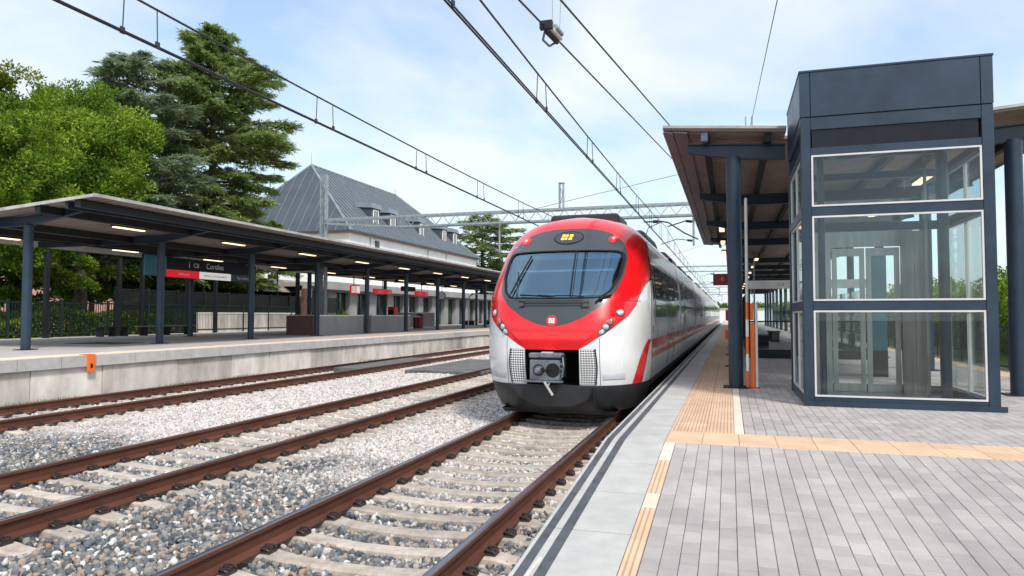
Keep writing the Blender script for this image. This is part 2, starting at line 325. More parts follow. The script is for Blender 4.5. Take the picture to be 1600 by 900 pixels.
p1, s1 = scatter(-14.9, -1.1, 1.2, 12, .037, .052)
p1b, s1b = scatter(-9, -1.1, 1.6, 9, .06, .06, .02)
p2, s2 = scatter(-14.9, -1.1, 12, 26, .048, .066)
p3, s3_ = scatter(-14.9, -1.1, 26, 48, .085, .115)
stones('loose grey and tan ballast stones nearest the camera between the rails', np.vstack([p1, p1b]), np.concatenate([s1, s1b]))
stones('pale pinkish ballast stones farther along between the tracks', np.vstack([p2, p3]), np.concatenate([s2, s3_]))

# ------------------------------------------------------------------ tracks
def rail_profile(x):
    h = [(.036, -.004), (.036, -.03), (.028, -.038), (.010, -.048), (.009, -.13), (.03, -.148), (.07, -.160), (.07, -.172)]
    return [(x-.028, 0), (x+.028, 0)] + [(x+a, z) for a, z in h] + [(x-a, z) for a, z in h[::-1]]
sl_me = None
def sleeper_mesh():
    m = MB(); rows = []
    st = [(-1.30, -.215, .10), (-1.12, -.195, .10), (-1.02, -.176, .10), (-.72, -.176, .10), (-.55, -.195, .085), (-.2, -.215, .08), (.2, -.215, .08), (.55, -.195, .085), (.72, -.176, .10), (1.02, -.176, .10), (1.12, -.195, .10), (1.30, -.215, .10)]
    for x, z, w in st: rows.append([(x, -w-.02, -.36), (x, -w, z-.015), (x, -w+.015, z), (x, w-.015, z), (x, w, z-.015), (x, w+.02, -.36)])
    m.grid(rows); m.add(rows[0], [(0, 1, 2, 3, 4, 5)]); m.add(rows[-1], [(5, 4, 3, 2, 1, 0)])
    return m.mesh('sleeper', SLEEP, smooth=30)
def clip_mesh():
    m = MB(); m.box(-.05, .05, -.055, .055, -.176, -.158); m.box(-.03, .045, -.03, .03, -.158, -.135)
    m.cyl((.01, 0, -.14), (.01, 0, -.108), .018, None, 6); m.tube([(-.045, -.05, -.15), (-.02, -.06, -.135), (.03, -.05, -.13), (.045, 0, -.14), (.03, .05, -.13), (-.02, .06, -.135), (-.045, .05, -.15)], .009, 5)
    return m.mesh('rail_clip', CLIP)
SLM = sleeper_mesh(); CLM = clip_mesh()
for ti, (ax_, lab) in enumerate(zip(TRK, ('railway track under the red and white train, beside the right platform', 'middle railway track, empty, one left of the train', 'far railway track running along the left platform wall'))):
    T = thing('railway_track', lab, 'railway track', (ax_, 0, 0), 'railway tracks')
    for s in (-1, 1):
        r = MB(); pr = rail_profile(ax_+s*.87); n = len(pr); Y0, Y1 = -8, 170
        r.prism(pr, Y0, Y1); r.m[0] = 1
        part('rail', r, [RUST, RTOP], T, smooth=30)
    n = 0; y = SY0
    while y < 100 and n < 210:
        inst('sleeper', SLM, T, (ax_, y, 0)); n += 1
        if y < (21, 24, 26)[ti]:
            for s in (-1, 1):
                for q in (-1, 1):
                    c = inst('rail_clip', CLM, T, (ax_+s*.87+q*.105, y, 0)); c.rotation_euler = (0, 0, 0 if q < 0 else math.pi)
        y += SLP
# rubber crossing panels between middle and far track
T = thing('crossing_panels', 'dark grey staff crossing panels laid between the middle and far tracks', 'crossing', (-9, 24, -.1))
XP = mat('crossing_rubber', (.13, .125, .12), .85, var=.25, vs=2, bump=.4, bs=30)
for i in range(4):
    for j in range(3):
        part('panel', MB().tile(-10.3+j*.92, -9.4+j*.92, 21.3+i*1.5, 22.78+i*1.5, lambda y: -.06, .2, .015), XP, T)
for i in range(4): part('panel', MB().tile(-12.95, -11.9, 21.3+i*1.5, 22.78+i*1.5, lambda y: -.04, .2, .015), XP, T)
# weeds at the foot of the left wall
m = MB()
for i in range(1400):
    y = random.choice([10.8, 16.5, 19, 27, 34, 12.2]) + random.gauss(0, .5); x = -14.93 + random.uniform(0, .18); h = random.uniform(.03, .12); a = random.uniform(0, 6.28)
    dxx, dyy = .03*math.cos(a), .03*math.sin(a)
    m.add([(x-dyy*.3, y+dxx*.3, -.24), (x+dyy*.3, y-dxx*.3, -.24), (x+dxx, y+dyy, -.24+h)], [(0, 1, 2)])
WEED = mat('weed_leaf', (.10, .13, .03), .8, var=.3, vs=5)
tag(link('weeds', m.mesh('weeds', WEED, fix=False)), 'low weeds along the foot of the far platform wall', 'weeds', kind='stuff')

# ------------------------------------------------------------------ right platform
PF = tag(link('platform', None), 'right platform with grey pavers, orange tactile strips and pale coping', kind='structure')
EX = -1.15; PX1 = 5.5
m = MB(); m.prism([(-20, -1.2), (RY, -1.2), (RY, PZ-.062), (-20, zt(-20)-.062)], EX+.12, PX1, 'x'); m.box(EX+.12, PX1, RY, 170, -1.2, PZ-.062)
part('platform_body', m, PAVB, PF)
part('paving_bed', MB().box(EX+.14, PX1-.02, 31.5, 170, PZ-.06, PZ-.006), PAVF, PF)
y = -1.5 + .12; k = 0; m2 = MB()
ysl = []
yy = RY + .02
while yy > -2: ysl.append((yy-.78, yy)); yy -= .78
yy = RY + .02
while yy < 100: ysl.append((yy, yy+.78)); yy += .78
for a, c in ysl:
    if c < 60: part('coping_slab', MB().tile(EX, -.593, a+.008, c-.008, zt, .20, .003), COPE, PF)
    else: m2.tile(EX, -.593, a+.008, c-.008, zt, .20, .003)
part('coping_slab', m2, COPE, PF, kind='stuff'); part('coping_slab', MB().box(EX, -.593, 102, 170, .36, PZ), COPE, PF)
for xa, xb in ((-1.122, -1.068), (-1.018, -.955)):
    for a, b_, f in ((-3, RY, 0), (RY, 170, 0)):
        mm = MB(); mm.hexa([(xa, a, zt(a)-.003), (xb, a, zt(a)-.003), (xb, b_, zt(b_)-.003), (xa, b_, zt(b_)-.003), (xa, a, zt(a)+.003), (xb, a, zt(a)+.003), (xb, b_, zt(b_)+.003), (xa, b_, zt(b_)+.003)])
        part('edge_strip', mm, RUBBER, PF)
tl = MB(); cnt = 0
yy = RY-.005
while yy > 0: part('tactile_tile', MB().tile(-.588, -.492, yy-.30, yy-.003, zt, .05, .003), PALE if 6.3 < yy < 6.8 or abs(yy-5.2) < .16 else TACT, PF); yy -= .30
xx = -.588
while xx < PX1-.3:
    for ya, yb in ((RY, 7.03), (7.034, 7.36)): part('studded_tile', MB().tile(xx, xx+.327, ya, yb, zt, .05, .004), TACD, PF)
    xx += .33
for i in range(300):
    ya = 7.365 + i*.33
    tgt = [(-.588, -.52, TACT), (-.516, -.245, TACT), (-.241, .028, TACT), (.032, .125, PALE)]
    for q, (xa, xb, M_) in enumerate(tgt):
        if i < 60: part('tactile_tile' if q < 3 else 'edge_tile', MB().tile(xa, xb, ya, ya+.327, zt, .05, .003), M_, PF)
for xa, xb, M_ in ((-.588, .028, TACT), (.032, .125, PALE)): part('tactile_strip', MB().box(xa, xb, 7.365+60*.33, 160, PZ-.05, PZ), M_, PF, kind='stuff')
# pavers
PW, PL = .103, .165
cand = []
nx = int((PX1-.13)/PW)
for i in range(int((PX1+.485)/PW)):
    x0 = -.487 + i*PW; off = (i*.37 % 1)*PL if i % 1 == 0 else 0
    j = 0
    while True:
        y1 = RY-.006-j*PL+off; y0 = y1-PL; j += 1
        if y1 < 1.5: break
        y1c = min(y1, RY-.006)
        if y1c-y0 > .02: cand.append((x0, y0, y1c))
for i in range(nx):
    x0 = .13 + i*PW; off = (i*.43 % 1)*PL; y0 = 7.366-off
    while y0 < 31.4:
        a = max(y0, 7.366)
        if y0+PL-a > .02 and not (.95 < x0 < 3.05 and 10 < y0 < 11.8): cand.append((x0, a, y0+PL))
        y0 += PL
sc_ = []
for k, (x0, a, c) in enumerate(cand):
    u, v, d = proj(x0, a, zt(a))
    sc_.append((d if (-60 < u < 1660 and v < 960) else 99+d, k))
sc_.sort(); nearset = {k for _, k in sc_[:290]}
rest = MB(); tones = []
for k, (x0, a, c) in enumerate(cand):
    dz = random.uniform(-.0015, .0015); f = (lambda y, dz=dz: zt(y)+dz)
    if k in nearset: part('paver', MB().tile(x0+.001, x0+PW-.0022, a+.0018, c-.0022, f, .05, .0025), PAVE, PF)
    else:
        rest.tile(x0+.001, x0+PW-.0022, a+.0018, c-.0022, f, .05, .0025); tones += [random.random()]*9
me = rest.mesh('paver', PAVEJ, fix=False); at = me.attributes.new('tone', 'FLOAT', 'FACE'); at.data.foreach_set('value', tones); tag(link('paver', me, PF), kind='stuff')
part('track_side_wall', MB().box(EX+.10, EX+.12, 0, 170, -.4, PZ-.2), CONCW, PF)
TF = MB().box(PX1-.5, PX1-.1, 7.4, 160, PZ-.004, PZ+.004); part('tactile_strip', TF, TACT, PF)

# ------------------------------------------------------------------ left platform
LP = tag(link('platform', None), 'left platform with pale coping above a stained concrete wall', kind='structure')
LZ = .755; LX = -15.0
part('platform_body', MB().box(-29.4, LX-.131, -10, 170, -1, LZ-.01), PAVB, LP)
part('paving', MB().add([(-29.35, -10, LZ), (LX-.45, -10, LZ), (LX-.45, 170, LZ), (-29.35, 170, LZ)], [(0, 1, 2, 3)]), mat('left_platform_paving', (.47, .43, .405), .85, var=.1, vs=1.5, bump=.2, bs=40), LP)
yy = 4.0
for i in range(70):
    part('coping_slab', MB().tile(LX-.40, LX+.05, yy+.010, yy+1.19-(i % 3)*.12-.010, lambda y: LZ+.012, .27, .005), COPE, LP)
    yy += 1.19-(i % 3)*.12
part('coping_slab', MB().box(LX-.4, LX+.05, yy, 170, .48, LZ+.012), COPE, LP)
part('tactile_strip', MB().box(LX-.75, LX-.06, -10, 170, LZ-.01, LZ+.017), mat('dull_orange_strip', (.84, .62, .45), .8, var=.1), LP)
yy = 3.0
for i in range(40):
    w = (2.3, 1.9, 2.5)[i % 3]; part('wall_panel', MB().box(LX-.13, LX-.055+.012*((i*7) % 3), yy+.013, yy+w-.013, -.6, .488), CONCW, LP); yy += w
part('wall_panel', MB().box(LX-.13, LX-.05, yy, 170, -.6, .488), CONCW, LP)
B = thing('marker_bracket', 'small orange metal bracket hooked over the left platform edge', 'bracket', (LX, 13.45, .5))
m = MB(); m.box(LX+.052, LX+.085, 13.36, 13.58, .36, LZ+.03); m.box(LX-.2, LX+.085, 13.36, 13.58, LZ+.014, LZ+.034); part('plate', m, ORANGE, B, bevel=.006)
m = MB(); m.box(LX+.086, LX+.092, 13.44, 13.50, .45, .56); part('slot', m, BLACK, B)

# ------------------------------------------------------------------ canopies
def light_thing(x, y, z, label, group, l=1.15, w=.15):
    Tn = thing('ceiling_light', label, 'light', (x, y, z), group)
    part('housing', MB().box(x-w/2-.02, x+w/2+.02, y-l/2-.03, y+l/2+.03, z+.01, z+.07), STEELD, Tn)
    part('diffuser', MB().box(x-w/2, x+w/2, y-l/2, y+l/2, z-.02, z+.01), LIGHTM, Tn)
ORD = ['first', 'second', 'third', 'fourth', 'fifth', 'sixth', 'seventh', 'eighth', 'ninth', 'tenth', 'eleventh', 'twelfth', 'thirteenth', 'fourteenth', 'fifteenth', 'sixteenth']
def taper_beam(m, x0, x1, y, zt0, zb0, zt1, zb1, w=.13):
    # I-shaped beam: web plus two flanges
    def slab(xa, xb, ta, ba, tb, bb, hw): m.hexa([(xa, y-hw, ba), (xb, y-hw, bb), (xb, y+hw, bb), (xa, y+hw, ba), (xa, y-hw, ta), (xb, y-hw, tb), (xb, y+hw, tb), (xa, y+hw, ta)])
    slab(x0, x1, zt0-.012, zb0+.012, zt1-.012, zb1+.012, .012)
    slab(x0, x1, zt0, zt0-.015, zt1, zt1-.015, w/2); slab(x0, x1, zb0+.015, zb0, zb1+.015, zb1, w/2)
CL = thing('canopy', 'long grey platform canopy on steel columns over the left platform', 'canopy', (-19.3, 14, LZ))
PY = [15.1 + 4.93*i for i in range(17)]; yN, yF = 14.3, 15.1+4.93*16+1
PX0, PXB = -19.15, -24.4
def lroof(x):   # top of roof sheet
    return float(np.interp(x, [-25.1, -21.6, -15.9], [4.74, 4.52, 4.92]))
colm = MB().cyl((0, 0, LZ), (0, 0, 4.34), .125, None, 20).mesh('pillar', STEEL, smooth=True)
bpm = MB().box(-.22, .22, -.22, .22, LZ, LZ+.02).mesh('base_plate', STEELD)
bolm = MB().box(-.16, .16, -.16, .16, 4.32, 4.345).mesh('cap_plate', STEELD)
for i, y in enumerate(PY):
    for x in (PX0, PXB):
        yb_ = y-2.5 if x == PXB else y
        if x == PXB and i % 2 == 0: continue
        p = inst('pillar', colm, CL, (x, yb_ if x == PXB else y, 0)); inst('base_plate', bpm, p, (x, yb_ if x == PXB else y, 0)); inst('cap_plate', bolm, p, (x, yb_ if x == PXB else y, 0))
    m = MB(); taper_beam(m, -19.15, -16.9, y, 4.58, 4.30, 4.80, 4.66); taper_beam(m, -24.9, -19.15, y, 4.50, 4.28, 4.58, 4.30); part('beam', m, STEEL, CL)
for x in (-16.5, -17.9, -20.5, -22.0, -23.4):
    part('purlin', MB().box(x-.10, x+.10, yN+.05, yF, lroof(x)-.26, lroof(x)-.055), STEELD, CL)
part('edge_beam', MB().box(-16.98, -16.88, yN+.1, yF, 4.60, 4.80), STEEL, CL)
def corr(xa, xb, y0, y1, zf, period=.33, d=.03, th=.02, sheets=None):
    m = MB(); n = int((y1-y0)/(period/2)); rows = []
    xs_ = [xa, xb] if sheets is None else sheets
    for k in range(n+1):
        y = y0+k*period/2; o = d if k % 2 else 0
        for q in (0, .06) if False else (0,): rows.append([(x, y+.0, zf(x)-.02-o) for x in xs_])
    m.grid(rows); return m
m = MB(); ns = 60
yy = yN
SW = 1.0
while yy < yF:
    ye = min(yy+SW, yF)
    mm = MB()
    for xa, xb in ((-25.1, -21.6), (-21.6, -15.9)):
        za_, zb_ = lroof(xa), lroof(xb)
        nr = 4
        for q in range(nr):
            a = yy+(ye-yy)*q/nr; c = yy+(ye-yy)*(q+.8)/nr
            mm.hexa([(xa, a, za_-.05), (xb, a, zb_-.05), (xb, c, zb_-.05), (xa, c, za_-.05), (xa, a, za_), (xb, a, zb_), (xb, c, zb_), (xa, c, za_)])
        mm.hexa([(xa, yy, za_-.03), (xb, yy, zb_-.03), (xb, ye, zb_-.03), (xa, ye, za_-.03), (xa, yy, za_-.006), (xb, yy, zb_-.006), (xb, ye, zb_-.006), (xa, ye, za_-.006)])
    part('roof_sheet', mm, ROOFU, CL); yy += SW
part('fascia', MB().box(-15.9, -15.87, yN-.02, yF, 4.86, 4.945), ROOFT, CL)
part('fascia', MB().box(-25.14, -25.1, yN-.02, yF, 4.34, 4.76), WHITEP, CL)
m = MB(); m.hexa([(-25.1, yN-.04, 4.66), (-21.6, yN-.04, 4.44), (-21.6, yN-.01, 4.44), (-25.1, yN-.01, 4.66), (-25.1, yN-.04, 4.75), (-21.6, yN-.04, 4.53), (-21.6, yN-.01, 4.53), (-25.1, yN-.01, 4.75)])
m.hexa([(-21.6, yN-.04, 4.44), (-15.87, yN-.04, 4.85), (-15.87, yN-.01, 4.85), (-21.6, yN-.01, 4.44), (-21.6, yN-.04, 4.53), (-15.87, yN-.04, 4.93), (-15.87, yN-.01, 4.93), (-21.6, yN-.01, 4.53)])
part('end_fascia', m, ROOFT, CL)
for i in range(16):
    y = 15.1+4.93*i+2.5
    light_thing(-18.1, y, 4.47, f'{ORD[i]} lit ceiling light from the near end, front row under left canopy', 'ceiling lights in the front row of the left canopy')
    if i < 9: light_thing(-22.7, y-.6, 4.27, f'{ORD[i]} lit ceiling light from the near end, back row under left canopy', 'ceiling lights in the back row of the left canopy')

# right canopy: gull-wing roof on the island platform
def rroof(x): return float(np.interp(x, [-1.0, 2.05, 5.3], [4.85, 4.60, 4.88]))
mat('right_roof_underside', (.30, .235, .20), .5, var=.15, vs=2)
def right_canopy(label, y0, y1, xl, ys_, hole=None):
    C = thing('canopy', label, 'canopy', (0, y0, PZ))
    pm = MB().cyl((0, 0, PZ), (0, 0, 4.34), .115, None, 20).mesh('pillar', STEEL, smooth=True)
    bm_ = MB().box(-.2, .2, -.2, .2, PZ, PZ+.018).mesh('base_plate', STEELD)
    for y in ys_:
        for x in (.09, 4.05):
            p = inst('pillar', pm, C, (x, y, 0)); inst('base_plate', bm_, p, (x, y, 0))
        h = hole and y < hole
        m = MB(); taper_beam(m, max(xl+.36, -.64), .09, y, 4.60, 4.46, 4.56, 4.32)
        if h:
            taper_beam(m, .09, .885, y, 4.56, 4.32, 4.50, 4.26); part('beam', m, STEEL, C); m = MB(); taper_beam(m, 3.16, 4.05, y, 4.50, 4.26, 4.56, 4.32)
        else: taper_beam(m, .09, 4.05, y, 4.52, 4.28, 4.52, 4.28)
        taper_beam(m, 4.05, 4.95, y, 4.56, 4.32, 4.62, 4.48); part('beam', m, STEEL, C)
    for x in (-.34, .62, 1.4, 2.7, 3.45, 4.6):
        if x < xl: continue
        ya = y0+.1 if not (hole and .9 < x < 3.2) else hole+.05
        part('purlin', MB().box(x-.05, x+.05, ya, y1, rroof(x)-.20, rroof(x)-.065), STEELD, C)
    yy = y0; S_ = .5
    while yy < y1-.01:
        ye = min(y1, yy+S_); mm = MB(); hh = hole and yy < hole
        segs = [(xl, 2.05), (2.05, 5.3)] if not hh else [(xl, .885), (3.16, 5.3)]
        for xa, xb in segs:
            if hh and xa > 0: part('roof_sheet', mm, MATS['right_roof_underside'], C); mm = MB()
            za_, zb_ = rroof(xa), rroof(xb)
            for q in range(4):
                a = yy+S_*q/4; c = a+S_*.19
                mm.hexa([(xa, a, za_-.06), (xb, a, zb_-.06), (xb, c, zb_-.06), (xa, c, za_-.06), (xa, a, za_-.03), (xb, a, zb_-.03), (xb, c, zb_-.03), (xa, c, za_-.03)])
            mm.hexa([(xa, yy, za_-.03), (xb, yy, zb_-.03), (xb, ye, zb_-.03), (xa, ye, za_-.03), (xa, yy, za_-.008), (xb, yy, zb_-.008), (xb, ye, zb_-.008), (xa, ye, za_-.008)])
        part('roof_sheet', mm, mat('right_roof_underside', (.30, .235, .20), .5, var=.15, vs=2), C); yy += S_
    if xl < -.5:
        for a, c in ((-1.0, -.86), (-.85, -.63)):
            part('soffit_board', MB().hexa([(a, y0-.01, rroof(a)-.10), (c, y0-.01, rroof(c)-.11), (c, y1, rroof(c)-.11), (a, y1, rroof(a)-.10), (a, y0-.01, rroof(a)-.075), (c, y0-.01, rroof(c)-.085), (c, y1, rroof(c)-.085), (a, y1, rroof(a)-.075)]), SOFFIT, C)
    part('fascia', MB().box(xl-.02, xl, y0-.02, y1, rroof(xl)-.11, rroof(xl)+.012), ROOFT, C)
    part('fascia', MB().box(5.3, 5.32, y0-.02, y1, rroof(5.3)-.11, rroof(5.3)+.012), ROOFT, C)
    for xa, xb in (((xl-.02, .885), (3.16, 5.32)) if hole else ((xl-.02, 5.32),)):
        m = MB(); m.hexa([(xa, y0-.05, rroof(xa)-.03), (xb, y0-.05, rroof(xb)-.03), (xb, y0-.02, rroof(xb)-.03), (xa, y0-.02, rroof(xa)-.03), (xa, y0-.05, rroof(xa)+.012), (xb, y0-.05, rroof(xb)+.012), (xb, y0-.02, rroof(xb)+.012), (xa, y0-.02, rroof(xa)+.012)])
        part('end_trim', m, ROOFT, C)
    return C
CR = right_canopy('gull-wing canopy with brown soffit over the right platform, behind the lift', 11.75, 31, -1.0, [12.1+4.95*i for i in range(4)], hole=12.2)
m = MB(); m.box(-.42, -.30, 11.82, 11.98, 4.58, 4.74); part('floodlight', m, GREYM, CR, bevel=.01)
CR2 = right_canopy('farther canopy section on the right platform beyond the glass stair enclosure', 31.2, 92, -.1, [36+5.2*i for i in range(11)])
for i in range(3):
    light_thing(-.20, 22.6+4.2*i, 4.40, f'{ORD[i]} lit ceiling light from the near end under right canopy, track side', 'ceiling lights under the near right canopy')
    light_thing(3.6, 15.2+4.7*i, 4.36, f'{ORD[i]} lit ceiling light from the near end under right canopy, far side', 'ceiling lights under the near right canopy')
for i in range(10):
    light_thing(1.2, 34+5.2*i, 4.30, f'{ORD[i]} lit ceiling light along the farther right canopy section', 'ceiling lights under the farther right canopy')

# ------------------------------------------------------------------ lift tower
LT = thing('lift_tower', 'glazed lift tower with dark blue-grey steel frame on the right platform', 'lift', (2.05, 10.9, PZ))
x0, x1, y0, y1, zb, ztop = .92, 3.12, 9.9, 11.95, PZ-.02, 4.93
for xa, xb, ya, yb_ in ((x0, x0+.12, y0, y0+.12), (x1-.13, x1, y0, y0+.12), (x0, x0+.12, y1-.12, y1), (x1-.13, x1, y1-.12, y1)):
    part('corner_post', MB().box(xa, xb, ya, yb_, zb, 4.335), STEEL, LT, bevel=.006)
# front horizontals (butted between the posts)
for za_, zb_ in ((zb, .69), (1.80, 1.925), (3.03, 3.155), (3.83, 3.93), (4.17, 4.335)):
    part('rail', MB().box(x0+.121, x1-.131, y0+.006, y0+.11, za_, zb_), STEEL, LT, bevel=.004)
    part('rail', MB().box(x0+.121, x1-.131, y1-.11, y1-.006, za_, zb_), STEEL, LT)
    for xa in (x0+.006, x1-.11): part('rail', MB().box(xa, xa+.104, y0+.121, y1-.121, za_, zb_), STEEL, LT, bevel=.004)
part('plinth', MB().box(x0-.01, x1+.06, y0-.03, y0+.0, zt(9.9)-.02, PZ+.07), STEEL, LT)
for i, (xa, xb) in enumerate(((x0-.004, x0+.12), (x0+.126, x1-.136), (x1-.13, x1+.004))):
    part('top_panel', MB().box(xa, xb, y0-.006, y0+.02, 4.342, ztop), STEEL, LT, bevel=.004)
for ya, yb_ in ((y0+.022, y0+1.0), (y0+1.005, y1)):
    for xa in (x0-.006, x1-.018): part('top_panel', MB().box(xa, xa+.024, ya, yb_, 4.342, ztop), STEEL, LT, bevel=.004)
part('top_panel', MB().box(x0+.02, x1-.02, y1-.03, y1-.002, 4.342, ztop), STEEL, LT)
part('roof_cap', MB().box(x0-.015, x1+.015, y0-.015, y1+.01, ztop, ztop+.03), STEEL, LT, bevel=.006)
part('ceiling', MB().box(x0+.03, x1-.03, y0+.03, y1-.04, 4.34, 4.36), STEELD, LT)
part('smoked_pane', MB().box(x0+.14, x1-.16, y0+.03, y0+.05, 3.93, 4.17), TINT, LT)
part('smoked_pane', MB().box(x0+.03, x0+.05, y0+.13, y1-.13, 3.93, 4.17), TINT, LT)
for za_, zb_ in ((.69, 1.80), (1.925, 3.03), (3.155, 3.83)):
    def framed(ax, p, a, b_, nm='pane'):
        q = .022
        pane = MB(); fr = MB()
        if ax == 'y':
            pane.box(a+q, b_-q, p+.012, p+.022, za_+q, zb_-q)
            fr.box(a, b_, p, p+.03, za_, za_+q); fr.box(a, b_, p, p+.03, zb_-q, zb_); fr.box(a, a+q, p+.001, p+.029, za_+q, zb_-q); fr.box(b_-q, b_, p+.001, p+.029, za_+q, zb_-q)
        else:
            pane.box(p+.012, p+.022, a+q, b_-q, za_+q, zb_-q)
            fr.box(p, p+.03, a, b_, za_, za_+q); fr.box(p, p+.03, a, b_, zb_-q, zb_); fr.box(p+.001, p+.029, a, a+q, za_+q, zb_-q); fr.box(p+.001, p+.029, b_-q, b_, za_+q, zb_-q)
        o = part('glass_pane', pane, GLASS, LT); part('pane_frame', fr, TRIM, o)
    framed('y', y0-.004, x0+.125, x1-.135)
    framed('x', x0+.02, y0+.13, y0+1.0); framed('x', x0+.02, y0+1.03, y1-.13)
    framed('x', x1-.05, y0+.13, y0+1.0); framed('x', x1-.05, y0+1.03, y1-.13)
# back wall with stainless doors
bx0, bx1 = x0+.12, x1-.14
part('door_header', MB().box(bx0, bx1-.35, y1-.13, y1-.115, 2.78, 3.02), STAIN, LT)
part('door_jamb', MB().box(bx0, 1.50, y1-.15, y1-.115, PZ, 2.775), STAIN, LT)
for xa, xb in ((1.51, 1.965), (1.985, 2.44)):
    d = part('door', MB().box(xa, xa+.07, y1-.18, y1-.15, PZ+.02, 2.76).box(xb-.07, xb, y1-.18, y1-.15, PZ+.02, 2.76).box(xa+.07, xb-.07, y1-.179, y1-.151, 2.64, 2.76).box(xa+.07, xb-.07, y1-.179, y1-.151, PZ+.02, PZ+.14), STAIN, LT)
    part('door_glass', MB().box(xa+.07, xb-.07, y1-.17, y1-.16, PZ+.14, 2.64), GLASS, d)
part('steel_panel', MB().box(2.46, 2.63, y1-.22, y1-.12, PZ, 3.0), STAIN, LT); part('steel_panel', MB().box(2.635, 2.80, y1-.22, y1-.12, PZ, 3.0), STAIN, LT)
part('glass_pane', MB().box(bx0+.02, bx1-.02, y1-.07, y1-.06, 3.17, 3.8), GLASS, LT)
part('door_sill', MB().box(bx0, bx1, y0+.15, y1-.15, PZ-.02, PZ+.015), STAIN, LT)
for x, y, r in ((1.22, 10.5, .045), (2.72, 10.55, .06), (2.9, 11.2, .04)):
    part('guide_column', MB().cyl((x, y, PZ), (x, y, 4.3), r, None, 12), STEEL, LT, smooth=True)
for x in (2.58, 2.80): part('guide_rail', MB().box(x, x+.035, 10.9, 10.95, PZ, 4.3), STAIN, LT)
m = MB()
for k in range(3): m.tube([(1.15, 10.2+k*.5, 4.2), (1.6, 10.4+k*.5, 4.05), (2.6, 10.3+k*.5, 4.15)], .018, 6)
for k in range(4): m.cyl((1.4+.4*k, 10.3, 4.33), (1.4+.4*k, 10.3, 4.22), .035, None, 8)
part('cable', m, GREYM, LT)
TP = thing('information_totem', 'tall teal information panel seen through the lift glass', 'sign', (2.75, 15, PZ))
part('panel', MB().box(2.60, 2.88, 15.0, 15.08, PZ+.5, 2.95), TEAL, TP); part('base', MB().box(2.60, 2.88, 14.98, 15.1, PZ, PZ+.5), STEELD, TP)

# pole, orange validator, red display beside the first right pillar
PO = thing('striped_pole', 'slim white pole with orange band beside the first right canopy pillar', 'pole', (.27, 12.0, PZ))
part('pole', MB().cyl((.27, 12, 1.95), (.27, 12, 3.62), .024, None, 12), TRIM, PO, smooth=True)
for k in range(5): part('band', MB().cyl((.27, 12, PZ+k*.277), (.27, 12, PZ+k*.277+.274), .0245, None, 12), ORANGE if k % 2 == 0 else (WHITEP if k < 4 else TRIM), PO, smooth=True)
part('cap', MB().cyl((.27, 12, 3.62), (.27, 12, 3.65), .03, .01, 12), TRIM, PO)
VA = thing('ticket_validator', 'slim orange ticket post with pale steel side by the pillar', 'ticket post', (.37, 12.1, PZ))
part('front', MB().box(.315, .385, 12.02, 12.14, PZ, 1.62), ORANGE, VA, bevel=.006)
part('reader', MB().box(.315, .37, 12.0, 12.1, 1.66, 1.93), ORANGE, VA, bevel=.01)
part('side_post', MB().box(.39, .43, 12.0, 12.16, PZ, 1.93), TRIM, VA, bevel=.004); part('foot', MB().box(.30, .45, 11.98, 12.18, PZ, PZ+.02), REDS, VA)
RD = thing('departure_sign', 'small dark red hanging sign beyond the first right pillar', 'sign', (-.1, 16.8, 2.6))
part('board', MB().box(-.36, .02, 17.1, 17.2, 2.44, 2.71), mat('dark_red_board', (.28, .008, .015), .4), RD, bevel=.01)
part('roundel', MB().cyl((-.15, 17.095, 2.58), (-.15, 17.09, 2.58), .055, None, 20), REDS, RD); text('lettering', 'C', RD, (-.15, 17.085, 2.58), .09, WPRINT)
part('bracket', MB().box(-.02, .0, 17.14, 17.16, 2.71, 2.78), STEELD, RD)
EB = thing('emergency_box', 'red emergency call box fixed on the second right pillar', 'box', (-.02, 17.05, 1.8))
part('case', MB().box(-.09, .02, 16.85, 16.93, 1.62, 1.86), REDS, EB, bevel=.01); part('case', MB().box(-.10, .02, 16.85, 16.93, 1.2, 1.4), ORANGE, EB, bevel=.01)
T = thing('downpipe', 'thin dark downpipe beside the pillar right of the lift', 'pipe', (4.32, 12.75, PZ)); part('pipe', MB().cyl((4.30, 12.75, PZ), (4.30, 12.75, 4.3), .065, None, 12), STEELD, T, smooth=True)
# glazed stair enclosure
SE = thing('stair_enclosure', 'glass stair enclosure with white header behind the orange post', 'glass shelter', (2, 24, PZ))
ya = 20.6
part('header', MB().box(.5, 3.7, ya-.05, ya+.05, 2.47, 2.70), WHITEP, SE, bevel=.01); text('lettering', 'C-8', SE, (1.35, ya-.055, 2.58), .11, GPRINT)
part('plinth', MB().box(.5, 3.7, ya-.05, ya+.05, PZ, .80), STEELD, SE)
part('glass_pane', MB().box(.55, 2.1, ya-.01, ya+.0, .80, 2.47), GLASSD if False else GLASS, SE); part('glass_pane', MB().box(2.14, 3.65, ya-.01, ya, .80, 2.47), GLASS, SE)
for x in (.5, 2.1, 3.65): part('post', MB().box(x, x+.05, ya-.04, ya+.04, .80, 2.47), STEELD, SE)
part('handrail', MB().box(.56, 3.64, ya-.03, ya-.012, 1.55, 1.59), STEELD, SE)
for x in (.5, 3.66):
    for k in range(6):
        part('post', MB().box(x, x+.05, ya+2*k+1.97, ya+2*k+2.03, PZ, 2.47), STEELD, SE)
        part('glass_pane', MB().box(x+.02, x+.03, ya+2*k+.06, ya+2*k+1.96, .8, 2.47), GLASS, SE)
        part('side_rail', MB().box(x, x+.05, ya+2*k+.06, ya+2*k+1.96, PZ, .8), STEELD, SE)
